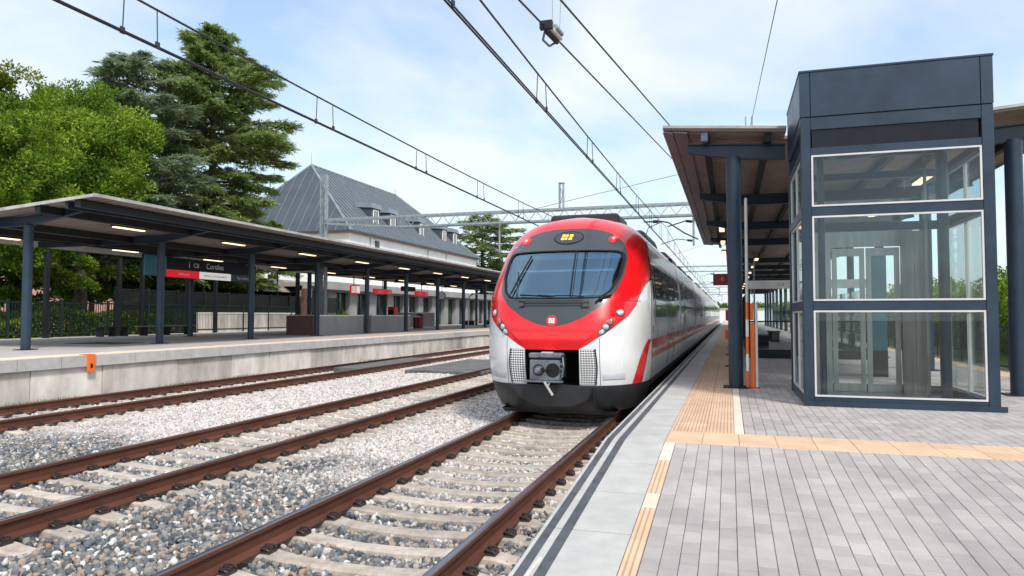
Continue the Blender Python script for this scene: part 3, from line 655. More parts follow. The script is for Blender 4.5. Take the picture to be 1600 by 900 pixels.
for k, (x, y) in enumerate(((1.1, 27), (2.9, 29), (1.9, 34), (3.2, 37))):
    BN = thing('platform_bench', f'dark bench under the right canopy, {ORD[k]} from the glass enclosure', 'bench', (x, y, PZ))
    part('seat', MB().box(x-.25, x+.25, y-.9, y+.9, PZ+.42, PZ+.47), STEELD, BN)
    for q in (-.7, .7): part('leg', MB().box(x-.2, x+.2, y+q-.03, y+q+.03, PZ, PZ+.42), STEELD, BN)
# railing and hedge right of the island platform
RF = thing('railing', 'dark railing along the far right edge beyond the lift', 'railing', (10.4, 30, 0))
for k in range(44): part('post', MB().box(10.38, 10.44, 8+2*k, 8.06+2*k, -.4, 1.35), STEELD, RF)
for z in (1.3, .2): part('rail', MB().box(10.39, 10.43, 8, 96, z, z+.05), STEELD, RF)
m = MB()
for k in range(600): m.box(10.40, 10.42, 8.1+.14*k, 8.12+.14*k, .25, 1.3)
part('baluster', m, STEELD, RF, kind='stuff')
FB = thing('warehouse', 'pale grey warehouse with horizontal joints beyond the right platform', 'building', (40, 60, 0))
m = MB(); m.box(30, 52, 22, 90, -.3, 7.5); part('wall', m, mat('pale_sheet_wall', (.6, .62, .66), .6, var=.04), FB)
for z in (1.5, 3.0, 4.5, 6.0): part('joint', MB().box(29.98, 30.0, 22, 90, z, z+.06), GREYM, FB)

# ------------------------------------------------------------------ train
TX = -2.86
ZF = [0, .3, .6, 1.0, 1.6, 2.05, 2.5, 2.9, 3.16, 3.4, 3.55, 3.65, 3.72]; YF = [11.75, 11.66, 11.58, 11.5, 11.5, 11.68, 12.12, 12.55, 12.86, 13.15, 13.4, 13.65, 13.95]
ZW = [0, .35, .6, .9, 2.0, 2.5, 2.9, 3.15, 3.35, 3.5, 3.62, 3.69, 3.72]; WW = [1.30, 1.40, 1.46, 1.49, 1.49, 1.45, 1.40, 1.33, 1.2, 1.02, .75, .4, .05]
ZL = [0, 1.6, 2.9, 3.4, 3.72]; LL = [1.7, 1.7, 1.2, 1.0, .6]
def smooth_tab(Z, V, s=.06):
    zz_ = np.linspace(0, 3.72, 745); v = np.interp(zz_, Z, V); k = np.exp(-(np.arange(-36, 37)*.005/s)**2); k /= k.sum()
    p = np.concatenate([2*v[0]-v[36:0:-1], v, 2*v[-1]-v[-2:-38:-1]]); return zz_, np.convolve(p, k, 'valid')
FT = smooth_tab(ZF, YF, .09); WT = smooth_tab(ZW, WW, .045)
def fY(z): return float(np.interp(z, *FT))
def fW(z): return max(.02, float(np.interp(z, *WT)))
def fL(z): return float(np.interp(z, ZL, LL))
def S(u, z, off=0):
    """point on the nose surface at width fraction u and height z, pushed outward by off"""
    def P(u, z): return Vector((TX+u*fW(z), fY(z)+fL(z)*(1-math.sqrt(max(0, 1-abs(u)**4))), z))
    p = P(u, z)
    if off:
        e = .004; uu = max(-.985, min(.985, u)); a = P(uu+e, z)-P(uu-e, z); b_ = P(uu, min(3.71, z+e))-P(uu, z-e); n_ = a.cross(b_).normalized()
        if n_.y > 0 : n_ = -n_
        p = p + n_*off
    return tuple(p)
def SX(x, z, off=0): return S(max(-.999, min(.999, x/fW(z))), z, off)
CZ_ = 2.45
def polar(pts, n=128, blur=2.5):
    full = [(-x, z) for x, z in pts[::-1] if x > 0] + list(pts)[:]
    ext = full + [full[0]]; full = [(a[0]+(c[0]-a[0])*q/12, a[1]+(c[1]-a[1])*q/12) for a, c in zip(ext[:-1], ext[1:]) for q in range(12)]
    an = np.array([math.atan2(z-CZ_, x) for x, z in full]); r = np.array([math.hypot(x, z-CZ_) for x, z in full]); o = np.argsort(an); an = an[o]; r = r[o]
    A = np.linspace(-math.pi, math.pi, 721)[:-1]; rr = np.interp(A, np.concatenate([an-2*math.pi, an, an+2*math.pi]), np.tile(r, 3))
    k = np.exp(-(np.arange(-16, 17)*.5/blur)**2); k /= k.sum(); rr = np.convolve(np.concatenate([rr[-16:], rr, rr[:16]]), k, 'valid')
    a2 = np.linspace(-math.pi, math.pi, n+1)[:-1]; return [(math.cos(a)*q, CZ_+math.sin(a)*q) for a, q in zip(a2, np.interp(a2, A, rr))]
OM = polar([(0, 3.39), (.30, 3.385), (.55, 3.345), (.72, 3.29), (.88, 3.2), (1.02, 3.07), (1.09, 2.93), (1.125, 2.78), (1.115, 2.47), (1.03, 2.15), (.82, 1.90), (.52, 1.70), (.25, 1.59), (0, 1.55)])
OW = polar([(0, 2.93), (.5, 2.925), (1.03, 2.91), (1.085, 2.84), (1.10, 2.72), (1.075, 2.42), (.95, 2.13), (.80, 2.02), (.4, 2.01), (0, 2.01)], blur=1.6)
OWg = [(x*.972, CZ_+(z-CZ_)*.965) for x, z in OW]
ZBX = [0, .45, .56, .71, .98, 1.22, 1.33, 1.40, 1.49]; ZBZ = [1.16, 1.165, 1.22, 1.32, 1.5, 1.72, 1.92, 2.25, 2.52]
def zbnd(x): return float(np.interp(abs(x), ZBX, ZBZ))
TR = thing('train', 'red and white electric commuter train with dark windscreen at the right platform', 'train', (TX, 12, 0))
# red shell: from the mask outline out to the edge of the nose and down to the white border
ZTOP = 3.70
def outer(x, z):
    dx_, dz_ = x, z-CZ_; lo, hi = 1.0, 12.0
    def inside(k):
        X, Z = dx_*k, CZ_+dz_*k
        return Z < ZTOP and Z > zbnd(X) and abs(X) < fW(min(Z, 3.71))*.9995
    for _ in range(40):
        mid = (lo+hi)/2
        if inside(mid): lo = mid
        else: hi = mid
    return dx_*lo, CZ_+dz_*lo
rows = []; NR = 22
outs = [outer(x, z) for x, z in OM]
for i in range(NR+1):
    v = 1-(1-i/NR)**2.2
    rows.append([SX(x+(X-x)*v, z+(Z-z)*v) for (x, z), (X, Z) in zip(OM, outs)])
part('nose_shell', MB().grid(rows, closed=True), RED, TR, smooth=60)
# returning lip under the red band over the coupler
m = MB(); rows = []
for i in range(2): rows.append([tuple(Vector(SX(x, 1.163)) + Vector((0, (0, .35)[i], (0, -.03)[i]))) for x in np.linspace(-.46, .46, 15)])
m.grid(rows); part('coupler_lip', m, RED, TR, smooth=True)
m = MB(); m.grid([[SX(x, z, .022*math.sin(math.pi*(1.5-z)/.34)*1.0) for x in np.linspace(-.42-.30*(z-1.163)/.3, .42+.30*(z-1.163)/.3, 24)] for z in np.linspace(1.163, 1.46, 10)]); part('lower_brow', m, RED, TR, smooth=True)
part('mask_panel', MB().grid([[SX(x0_+(x1_-x0_)*k/8, z0_+(z1_-z0_)*k/8, .003) for (x0_, z0_), (x1_, z1_) in zip(OWg, OM)] for k in range(9)], closed=True), MASK, TR, smooth=60)
m = MB().grid([[SX(x*k/12, CZ_+(z-CZ_)*k/12, -.006) for x, z in OWg] for k in range(1, 13)], closed=True)
m.add([SX(x/12, CZ_+(z-CZ_)/12, -.006) for x, z in OWg], [tuple(range(len(OWg)))]); ws = part('windscreen', m, WIND, TR, smooth=60)
part('rubber_seal', MB().grid([[SX(x*q, CZ_+(z-CZ_)*q, o) for x, z in OWg] for q, o in ((.975, .002), (.98, .016), (1.012, .016), (1.02, .003))], closed=True), BLACK, TR, smooth=60)
part('screen_divider', MB().grid([[SX(.20+dx_+.09*(2.93-z), z, .006) for dx_ in (-.012, .012)] for z in np.linspace(2.04, 2.90, 14)]).grid([[SX(.24+dx_+.09*(2.93-z), z, .006) for dx_ in (-.004, .004)] for z in np.linspace(2.04, 2.90, 14)]), BLACK, TR, smooth=True)
# cab interior
m = MB(); m.box(TX-1.05, TX+1.05, 13.9, 13.95, 1.9, 3.2); m.box(TX-1.2, TX+1.2, 12.0, 13.9, 1.86, 1.9); m.box(TX-1.0, TX+1.0, 12.35, 12.75, 1.9, 2.12)
part('cab_interior', m, mat('cab_grey', (.13, .19, .23), .5), TR)
m = MB(); m.box(TX-1.0, TX+1.0, 12.75, 12.8, 2.78, 2.86); m.hexa([(TX-.95, 12.75, 2.55), (TX+.85, 12.75, 2.55), (TX+.85, 13.2, 2.62), (TX-.95, 13.2, 2.62), (TX-.95, 12.75, 2.58), (TX+.85, 12.75, 2.58), (TX+.85, 13.2, 2.65), (TX-.95, 13.2, 2.65)])
part('sun_blind', m, mat('blind_pale', (.5, .6, .66), .6), TR)
m = MB(); m.box(TX-.55, TX-.05, 13.0, 13.2, 1.9, 2.6); m.box(TX-.42, TX-.18, 13.02, 13.16, 2.6, 2.8); part('driver_seat', m, BUMP, TR, bevel=.05)
m = MB(); m.hexa([(TX+.80, 12.2, 1.9), (TX+1.05, 12.3, 1.9), (TX+1.1, 13.9, 1.9), (TX+.85, 13.9, 1.9), (TX+.95, 12.95, 2.85), (TX+1.1, 13.05, 2.85), (TX+1.1, 13.9, 2.85), (TX+.95, 13.9, 2.85)]); part('cab_pillar', m, BLACK, TR)
m = MB(); m.box(TX-1.05, TX-.98, 12.9, 13.9, 1.9, 3.05); part('cab_pillar', m, mat('cab_pale_wall', (.5, .55, .58), .5), TR)
# white cheeks
for s in (-1, 1):
    rows = []
    xs_ = [.46, .50, .56, .62, .68, .74, .80]; us = list(1-(1-np.linspace(.55, 1, 26))**1.0)
    cols = []
    for k in range(34):
        q = k/33; q2 = 1-(1-q)**1.8
        col_ = []
        for j in range(22):
            # height runs from bumper line up to the red border at this width fraction
            u0 = .46/1.47; u = u0+(.9995-u0)*q2
            z1_ = zbnd(u*1.485); z1_ = zbnd(u*fW(z1_)); z = .57+(z1_-.57)*j/21
            col_.append(S(s*u, z))
        cols.append(col_)
    part('white_cheek', MB().grid(cols), WHITE, TR, smooth=60)
    # red sweep at the corner
    part('red_sweep', MB().grid([[S(s*(ul+(float(np.interp(z, [.57, 1.0, 1.32], [.945, .975, .9995]))-ul)*k/6), z, .004) for k in range(7)] for z, ul in [(z, float(np.interp(z, [.57, .75, 1.0, 1.2, 1.32], [.862, .885, .92, .958, .985]))) for z in np.linspace(.575, 1.31, 12)]]), RED, TR, smooth=True)
    part('panel_seam', MB().grid([[SX(s*(.80+d), z, .003) for d in (-.004, .004)] for z in np.linspace(.575, 1.36, 12)]), BUMP, TR)
    part('panel_seam', MB().grid([[SX(s*x, 1.985+d, .003) for d in (-.004, .004)] for x in np.linspace(1.13, 1.38, 8)]), BUMP, TR)
    # moulded panel edge on the cheek, in a darker grey
    part('cheek_step', MB().grid([[SX(s*x, z, .010 if 0 < k < 3 else 0) for k, z in enumerate((.66, .672, .75+.04*(x-.8), .765+.04*(x-.8)))] for x in np.linspace(.84, 1.17, 9)]), mat('cheek_grey_panel', (.52, .53, .55), .35), TR, smooth=True)
    # louvred grille
    G = part('grille', MB().grid([[SX(s*x, z, .002) for x in np.linspace(.475, .745, 10)] for z in np.linspace(.59, 1.175, 12)]), BLACK, TR, smooth=True)
    m = MB()
    gx = lambda z: .715 + .03*math.sin((z-.6)/.58*math.pi)
    for k in range(7):
        f_ = k/6
        m.grid([[SX(s*(.48+(gx(z)-.48)*f_ + d), z, .014) for d in (-.007, .007)] for z in np.linspace(.60, 1.17-.10*(f_ > .9), 16)])
    for k in range(15):
        z = .605+k*.040; m.grid([[SX(s*x, z+d, .013) for d in (-.0075, .0075)] for x in np.linspace(.475, gx(z), 10)])
    part('grille_bars', m, WHITE, G)
    part('grille_rim', MB().grid([[SX(s*(gx(z)+d), z, o) for d, o in ((-.006, .016), (.012, .018), (.022, 0))] for z in np.linspace(.585, 1.18, 14)]), BUMP, G, smooth=True)
    # lamp cluster
    def disc(cx, cz, rx, rz, off, ang=0, n=24, rings=5, dome=.02):
        mm = MB(); rr_ = []
        for i in range(1, rings+1):
            q = i/rings; rr_.append([SX(cx+s*(rx*q*math.cos(a)*math.cos(ang)-rz*q*math.sin(a)*math.sin(ang)), cz+(rx*q*math.cos(a)*math.sin(ang)+rz*q*math.sin(a)*math.cos(ang)), off+dome*(1-q*q)) for a in [2*math.pi*j/n for j in range(n)]])
        mm.grid(rr_, closed=True); mm.add(rr_[0], [tuple(range(n))]); return mm
    part('lamp_housing', disc(s*.915, 1.555, .185, .062, .004, R(53), dome=.006), MASK, TR, smooth=True)
    h = part('headlight', disc(s*1.105, 1.785, .062, .066, .006), MASK, TR, smooth=True); part('lens', disc(s*1.105, 1.785, .05, .054, .012), LENS, h, smooth=True); part('bulb', disc(s*1.10, 1.785, .02, .02, .034, n=12, rings=2, dome=.004), WPRINT, h)
    h = part('headlight', disc(s*.83, 1.462, .058, .05, .008, R(45)), MASK, TR, smooth=True); part('lens', disc(s*.83, 1.462, .05, .04, .014, R(45)), LENS, h, smooth=True)
    part('tail_light', disc(s*.895, 1.545, .045, .045, .010, R(50)), LENS, TR, smooth=True); part('tail_light', disc(s*.985, 1.64, .062, .05, .010, R(50)), REDLENS, TR, smooth=True)
    h = part('marker_light', disc(s*.83, 3.14, .092, .072, .008), RED, TR, smooth=True); part('lens', disc(s*.83, 3.14, .03, .028, .03, dome=.008), LENS, h, smooth=True)
s = 1
def dd(cx, cz, rx, rz, off, **k): return disc(cx, cz, rx, rz, off, **k)
D = part('destination_display', dd(0, 3.185, .285, .145, .006, dome=.004, n=40), BLACK, TR, smooth=True)
part('display_glass', dd(0, 3.185, .262, .122, .012, dome=.003, n=40), mat('display_grey', (.05, .055, .06), .15), D, smooth=True)
m = MB()
for zz0 in (3.135, 3.200):
    for k, w in enumerate((.055, .04, .06)):
        xa = -.14+k*.072+ (0 if zz0 < 3.15 else .01)
        m.grid([[SX(xa+w*q, zz0+.045*r_, .02) for q in (0, 1)] for r_ in (0, 1)])
part('amber_text', m, AMBER, D)
E_ = part('emblem', dd(0, 1.645, .092, .092, .006, dome=.004), RED, TR, smooth=True)
m = MB()
for a, c, e, f_ in ((-.05, -.02, -.03, .035), (-.012, .012, -.03, .035), (.02, .05, -.03, .035), (-.055, .055, -.04, -.028), (-.05, .05, .028, .04)): m.grid([[SX(x, 1.645+z, .016) for x in (a, c)] for z in (e, f_)])
part('emblem_mark', m, WPRINT, E_)
# wipers and handrail
def onsurf(pts, off): return [SX(x, z, off) for x, z in pts]
for sg, piv, tip in ((-1, (-.80, 2.03), (-.60, 2.80)), (1, (.03, 2.04), (-.60, 2.07))):
    w = part('wiper', MB().tube(onsurf([piv, ((piv[0]+tip[0])/2, (piv[1]+tip[1])/2)], .045), .014, 6), BLACK, TR)
    bl = [(piv[0]*(1-q)+tip[0]*q, piv[1]*(1-q)+tip[1]*q) for q in np.linspace(.12, 1, 7)]; part('blade', MB().tube(onsurf(bl, .03), .016, 6), BLACK, w)
w = part('wiper', MB().tube(onsurf([(.0, 2.05), (.25, 2.055), (.52, 2.035)], .04), .011, 6), BLACK, TR)
part('wiper', MB().tube(onsurf([(-.66, 2.0), (-.72, 2.3), (-.76, 2.5)], .035), .008, 6), BLACK, TR)
part('wiper_motor', MB().cyl(SX(.80, 2.0, .01), SX(.80, 2.0, .07), .035, .025, 12), BLACK, TR, smooth=True); part('wiper_motor', MB().tube(onsurf([(.72, 1.95), (.80, 2.02), (.95, 2.06)], .04), .018, 8), BLACK, TR)
part('handrail', MB().tube(onsurf([(-.60, 1.87), (-.50, 1.89)], .03) + onsurf([(x, 1.93) for x in np.linspace(-.5, .5, 9)], .06) + onsurf([(.50, 1.87), (.60, 1.87)], .03), .010, 8), BUMP, TR)
part('handrail', MB().tube(onsurf([(-.62, 1.98), (-.5, 1.965)], .02)+onsurf([(x, 1.965) for x in np.linspace(-.5, .5, 9)], .05) + onsurf([(.62, 1.96), (.62, 1.86)], .03), .008, 8), BUMP, TR)
# coupler bay
m = MB(); X0, X1 = TX-.47, TX+.47; yb0, yb1 = 11.58, 12.6
m.add([(X0, yb0, .56), (X1, yb0, .56), (X1, yb1, .56), (X0, yb1, .56), (X0, yb0-.05, 1.15), (X1, yb0-.05, 1.15), (X1, yb1, 1.15), (X0, yb1, 1.15)], [(0, 1, 2, 3), (4, 7, 6, 5), (0, 3, 7, 4), (1, 5, 6, 2), (3, 2, 6, 7)])
part('coupler_bay', m, BLACK, TR)
cx = TX-.05
K = part('coupler', MB().box(cx-.285, cx+.25, 11.34, 11.42, .66, 1.0), GREYM, TR, bevel=.012, label='grey automatic coupler with round cone and cup')
part('cover', MB().box(cx-.30, cx+.27, 11.32, 11.52, 1.03, 1.115), GREYM, K, bevel=.02, label=None); part('cover', MB().box(cx-.28, cx+.22, 11.36, 11.6, 1.0, 1.03), BLACK, K)
part('cover', MB().box(cx-.09, cx+.1, 11.36, 11.46, 1.115, 1.13), TRIM, K)
part('cup', MB().cyl((cx+.11, 11.335, .83), (cx+.11, 11.345, .83), .118, None, 24), BLACK, K); part('cup', MB().cyl((cx-.13, 11.335, .83), (cx-.13, 11.345, .83), .10, None, 24), BUMP, K)
part('cone', MB().cyl((cx-.12, 11.36, .83), (cx-.12, 11.20, .83), .075, .05, 20).cyl((cx-.12, 11.20, .83), (cx-.12, 11.17, .83), .05, .03, 20), GREYM, K, smooth=True)
part('cone', MB().cyl((cx-.05, 11.30, .84), (cx-.05, 11.24, .84), .035, .03, 14), BLACK, K); part('latch', MB().bar((cx-.03, 11.32, .83), (cx+.1, 11.33, .86), .02), STEELD, K)
part('flange', MB().box(cx-.37, cx+.28, 11.30, 11.40, .63, .66), GREYM, K, bevel=.006); part('side_plate', MB().box(cx+.255, cx+.30, 11.30, 11.5, .72, 1.08), STEELD, K, bevel=.01)
for z in (.78, .86, .94): part('bolt', MB().cyl((cx+.27, 11.29, z), (cx+.27, 11.31, z), .018, None, 8), GREYM, K)
part('hose', MB().tube([(cx+.29, 11.3, 1.05), (cx+.31, 11.27, .9), (cx+.28, 11.28, .72)], .014, 8), GREYM, K)
part('release_handle', MB().bar((cx-.02, 11.30, .64), (cx+.13, 11.26, .43), .028).bar((cx+.04, 11.28, .57), (cx+.07, 11.27, .62), .02), TRIM, K)
# bumper and plough
rows = []
for z, o in ((.568, .012), (.55, .022), (.46, .022), (.34, .0), (.22, -.05), (.14, -.10), (.115, -.14)):
    rows.append([tuple(Vector(S(u, z, 0)) + Vector((0, -o*1.0, 0))) for u in np.sin(np.linspace(-math.pi/2*.985, math.pi/2*.985, 61))])
part('bumper', MB().grid(rows), BUMP, TR, smooth=60)
part('bumper_lid', MB().grid([[tuple(Vector(SX(x, z))+Vector((0, -.034, 0))) for x in np.linspace(-.70*math.sqrt(max(.02, 1-((.53-z)/.345)**2)), .70*math.sqrt(max(.02, 1-((.53-z)/.345)**2)), 25)] for z in np.linspace(.53, .20, 14)]), mat('bumper_lid_grey', (.04, .042, .046), .4), TR, smooth=60)
part('bumper_seam', MB().box(TX+.70, TX+.708, 11.5, 11.66, .24, .55), BLACK, TR)
m = MB(); m.add([(TX-1.02, 11.95, .115), (TX+1.02, 11.95, .115), (TX+.98, 12.0, .04), (TX-.98, 12.0, .04), (TX-1.02, 13.2, .115), (TX+1.02, 13.2, .115), (TX+.98, 13.2, .04), (TX-.98, 13.2, .04)], [(0, 1, 2, 3), (0, 3, 7, 4), (1, 5, 6, 2), (3, 2, 6, 7), (4, 7, 6, 5)])
m.box(TX-.9, TX+.9, 12.1, 13.2, .10, .13)
part('plough', m, BUMP, TR)
# coaches
def section(y, z0=.57, off=0):
    zs = list(np.linspace(z0, 3.0, 14)) + list(np.linspace(3.08, 3.70, 14))
    return [(TX-fW(z)-off, y, z) for z in zs] + [(TX+fW(z)+off, y, z) for z in zs[::-1]]
def nose_section():
    zs = list(np.linspace(.57, 3.0, 14)) + list(np.linspace(3.08, 3.70, 14))
    yy_ = lambda z: fY(z)+fL(z)
    return [(TX-fW(z), yy_(z)-.002, z) for z in zs] + [(TX+fW(z), yy_(z)-.002, z) for z in zs[::-1]]
bounds = [13.2, 21.1, 40.6, 53.0, 72.0, 92.0, 112.0]
for ci in range(6):
    a, c = bounds[ci]+(.12 if ci else 0), bounds[ci+1]-.12
    rows = [nose_section() if ci == 0 else section(a)] + [section(q) for q in np.linspace(a+(1.1 if ci == 0 else .01), c, 8)]
    m = MB().grid(rows); m.add(rows[-1], [tuple(range(len(rows[-1])))]);
    if ci: m.add(rows[0], [tuple(range(len(rows[0])))])
    CO = part('coach', m, SILV, TR, smooth=40)
    if ci < 5: part('gangway', MB().box(TX-1.25, TX+1.25, c, c+.24, .7, 3.4), BLACK, CO)
    part('skirt', MB().box(TX-1.40, TX+1.40, a+.3 if ci else 13.25, c, .42, .565), BUMP, CO)
    def strip(name, ya_, yb_, z0, z1, M_, off=.004, sides=(-1, 1), n=4):
        for sd in sides: part(name, MB().grid([[(TX+sd*(fW(z)+off), y, z) for z in np.linspace(z0, z1, n)] for y in (ya_, yb_)]), M_, CO)
    w0 = 14.75 if ci == 0 else a+.45
    strip('window_band', w0-.05 if ci else 13.95, c-.35, 1.70, 2.72, WIN)
    nwin = max(3, int((c-w0)/1.45))
    for k in range(nwin):
        ya_ = (13.95 if ci == 0 else w0)+k*((c-.4-(13.95 if ci == 0 else w0))/nwin); strip('window', ya_+.10, ya_+.85, 1.78, 2.66, mat('train_window_pane', (.045, .055, .06), .05, spec=.9), .007, (1,), 3)
    strip('red_stripe', 13.25 if ci == 0 else a, c, 1.13, 1.31, RED, .005, n=2); strip('pink_stripe', 13.25 if ci == 0 else a, c, .96, 1.06, mat('salmon_stripe', (.55, .16, .11), .4), .005, n=2)
    strip('cantrail_stripe', a+(1.0 if ci == 0 else 0), c, 3.16, 3.22, RED, .006, n=2)
    for k in range(3 if ci else 1):
        yd = (19.2 if ci == 0 else a+2.4+k*(c-a-4.8)/2)
        if ci: strip('door', yd-.65, yd+.65, .72, 2.80, mat('door_grey', (.42, .42, .44), .3), .010, (1,)); strip('door_window', yd-.5, yd-.08, 1.75, 2.6, WIN, .014, (1,)); strip('door_window', yd+.08, yd+.5, 1.75, 2.6, WIN, .014, (1,))
    if ci == 0:
        strip('cab_window', 13.52, 13.80, 2.0, 2.88, WIN, .006, (1,), 6); strip('door_seam', 13.86, 13.875, .75, 2.95, BLACK, .006, (1,), 8); strip('door_handle', 13.56, 13.62, 1.72, 1.85, BLACK, .012, (1,)); strip('step_recess', 13.42, 13.50, 1.40, 1.55, BLACK, .006, (1,), 2)
    m = MB(); q = a+1
    gear = [(16.6, 19.2), (22.5, 26.5), (29, 33), (36, 39), (44, 50), (56, 60), (64, 70), (75, 82), (95, 105)]
    for ga, gc in gear:
        if a < ga < c: part('roof_equipment', MB().prism([(TX-1.05, 3.5), (TX+1.05, 3.5), (TX+.95, 3.74), (TX-.95, 3.74)], ga, min(gc, c-.2)), BUMP, CO, bevel=.05)
    # bogies
    for yb_ in ([15.6] if ci == 0 else [bounds[ci]]) + ([110] if ci == 5 else []):
        BG = part('bogie', MB().box(TX-.95, TX-.85, yb_-1.6, yb_+1.6, .3, .55).box(TX+.85+.1, TX+1.05, yb_-1.6, yb_+1.6, .3, .55), BLACK, TR)
        for q in (-1.1, 1.1):
            for sd in (-1, 1): part('wheel', MB().cyl((TX+sd*.80, yb_+q, .44), (TX+sd*.92, yb_+q, .44), .44, None, 24), STEELD, BG, smooth=True)
    part('underframe', MB().box(TX-1.30, TX+1.30, max(a+.3, 13.3), c-.1, .22, .42), BLACK, CO)
m = MB(); m.prism([(TX-.76, 3.55), (TX+.76, 3.55), (TX+.70, 3.84), (TX-.70, 3.84)], 14.35, 15.6); part('roof_equipment', m, BUMP, TR, bevel=.04)
m = MB(); m.tube([(TX+.5, 24, 3.8), (TX+.3, 25.5, 4.5), (TX, 24.5, 5.1)], .03); m.bar((TX-.8, 24.5, 5.12), (TX+.8, 24.5, 5.12), .06)

# ------------------------------------------------------------------ catenary portals and wires
def portal(y, label, xl=-21.4, xr=.95, tl=9.55, tr=10.9, detail=True, z1=7.0, z0=6.45):
    T = thing('catenary_portal', label, 'gantry', (xl, y, 0), 'catenary portals')
    def lattice(x, zb_, zt_, w=.34):
        Pst = part('mast', MB().box(x-w/2, x-w/2+.06, y-.15, y+.15, zb_, zt_).box(x+w/2-.06, x+w/2, y-.15, y+.15, zb_, zt_), GALV, T)
        n = int((zt_-zb_)/.5); m = MB()
        for k in range(n):
            z = zb_+k*.5; a = (x-w/2+.03) if k % 2 else (x+w/2-.03); c = (x+w/2-.03) if k % 2 else (x-w/2+.03); m.bar((a, y-.151, z), (c, y-.151, z+.5), .035, .01); m.bar((a, y+.151, z), (c, y+.151, z+.5), .035, .01)
        part('lacing', m, GALV, Pst)
    lattice(xl, .7 if xl < -10 else -.3, tl); lattice(xr, .5, tr)
    X0, X1 = xl+.17, xr-.17
    tp = X0+4.5
    for yy_ in (y-.22, y+.22):
        part('chord', MB().bar((X0, yy_, z1), (X1, yy_, z1), .09, .11), GALV, T)
        part('chord', MB().bar((X0, yy_, z1-.2), (tp, yy_, z0), .08).bar((tp, yy_, z0), (X1, yy_, z0), .09, .09), GALV, T)
    st = .72 if detail else 1.4; k = 0; x = tp
    while x < X1-.1:
        xn = min(X1, x+st/2*1.0)
        a, c = ((x, z0+.04), (xn, z1-.05)) if k % 2 == 0 else ((x, z1-.05), (xn, z0+.04))
        part('brace', MB().bar((a[0], y-.22, a[1]), (c[0], y-.22, c[1]), .045, .03), GALV, T)
        if k % 2 == 0 and detail: part('brace', MB().bar((x, y-.2, z1-.07), (xn, y+.2, z1-.07), .035, .02), GALV, T)
        x = xn; k += 1
    for ax_ in TRK:
        part('drop_tube', MB().cyl((ax_+1.25, y, 5.0), (ax_+1.25, y, z0), .05, None, 8), GALV, T)
        part('registration_arm', MB().tube([(ax_+1.2, y, 6.15), (ax_+.9, y, 6.2), (ax_+.05, y, 5.95)], .03, 6).tube([(ax_+1.2, y, 5.25), (ax_+.5, y, 5.35), (ax_-.25, y, 5.12)], .022, 6), WIRE, T)
        part('insulator', MB().cyl((ax_+1.18, y, 6.15), (ax_+.9, y, 6.19), .07, .06, 8).cyl((ax_+1.18, y, 5.25), (ax_+.95, y, 5.28), .06, .05, 8), STEELD, T)
    return T
P1 = portal(34, 'nearest grey lattice catenary portal spanning all tracks above the train')
part('mast', MB().box(-8.05, -7.99, 33.9, 34.1, 7.05, 8.3).box(-7.86, -7.8, 33.9, 34.1, 7.05, 8.3).box(-8.07, -7.78, 33.88, 34.12, 8.3, 8.34).bar((-8.0, 33.9, 7.1), (-7.85, 33.9, 7.7), .03).bar((-7.85, 33.9, 7.7), (-8.0, 33.9, 8.25), .03), GALV, P1)
portal(78, 'second catenary portal, farther off over the train roof', detail=False); portal(122, 'third catenary portal, small in the distance beyond the second', detail=False); portal(166, 'farthest catenary portal, tiny above the end of the train', detail=False)
def wirepair(x, label, w=.013, zc=5.10, sagm=5.55, top=5.95, M_=WIRE, offs=.018, drop=True):
    T = thing('overhead_line', label, 'overhead wire', (x, 0, zc), 'overhead lines')
    nodes = [-10, 34, 78, 122, 166]
    def zm(y):
        for a, c in zip(nodes[:-1], nodes[1:]):
            if a <= y <= c: q = (y-a)/(c-a); return sagm+(top-sagm)*(2*q-1)**2
        return top
    for o in (-offs, offs): part('contact_wire', MB().tube([(x+o, y, zc) for y in (-10, 34, 78, 122, 166)], w, 6), M_, T)
    part('messenger_wire', MB().tube([(x, y, zm(y)) for y in np.concatenate([np.linspace(-10, 166, 89)])], w*1.15, 6), M_, T)
    y = 2.4
    while y < 110 and drop:
        for dy_ in (0, .5): part('dropper', MB().cyl((x, y+dy_, zm(y+dy_)), (x+(offs if dy_ else -offs), y+dy_, zc), .008, None, 5).box(x+(offs if dy_ else -offs)-.012, x+(offs if dy_ else -offs)+.012, y+dy_-.03, y+dy_+.03, zc-.02, zc+.06), WIRE, T)
        y += 4.1
wirepair(TRK[0]-.03, 'overhead line with paired droppers above the train track')
wirepair(TRK[1]-.03, 'overhead line above the empty middle track')
# two lines leaving the overlap to the right, one with a section insulator
def line_through(label, p0, p1, w=.013, insul=None):
    T = thing('overhead_wire', label, 'overhead wire', p1); a = Vector(p0); c = Vector(p1); d = (c-a)
    part('wire', MB().tube([tuple(a-d*.8), tuple(c)], w, 6), WIRE, T); return T
WA = line_through('slanting overhead wire carrying the section insulator', (-2.24, 7.7, 5.335), (-.6, 33.8, 6.95))
WB = line_through('slanting overhead wire right of the section insulator, nearest the canopy', (-1.79, 7.8, 5.335), (.35, 33.8, 6.95))
SI = thing('section_insulator', 'grey section insulator clamped on a slanting overhead wire', 'insulator', (-2.1, 8.9, 5.4))
d = Vector((-.6+2.24, 33.8-7.7, 6.95-5.335)).normalized(); a = Vector((-2.24, 7.7, 5.335)); c0 = a+d*1.15
def pt(s_, dx_, dz_): q = c0+d*s_*.72; return (q.x+dx_*.72, q.y, q.z+dz_*.72)
part('runner', MB().bar(pt(-.35, -.03, 0), pt(.35, -.03, 0), .05, .09), STEELD, SI, bevel=.01); part('runner', MB().bar(pt(-.30, .05, .03), pt(.33, .05, .03), .05, .05), TRIM, SI, bevel=.01)
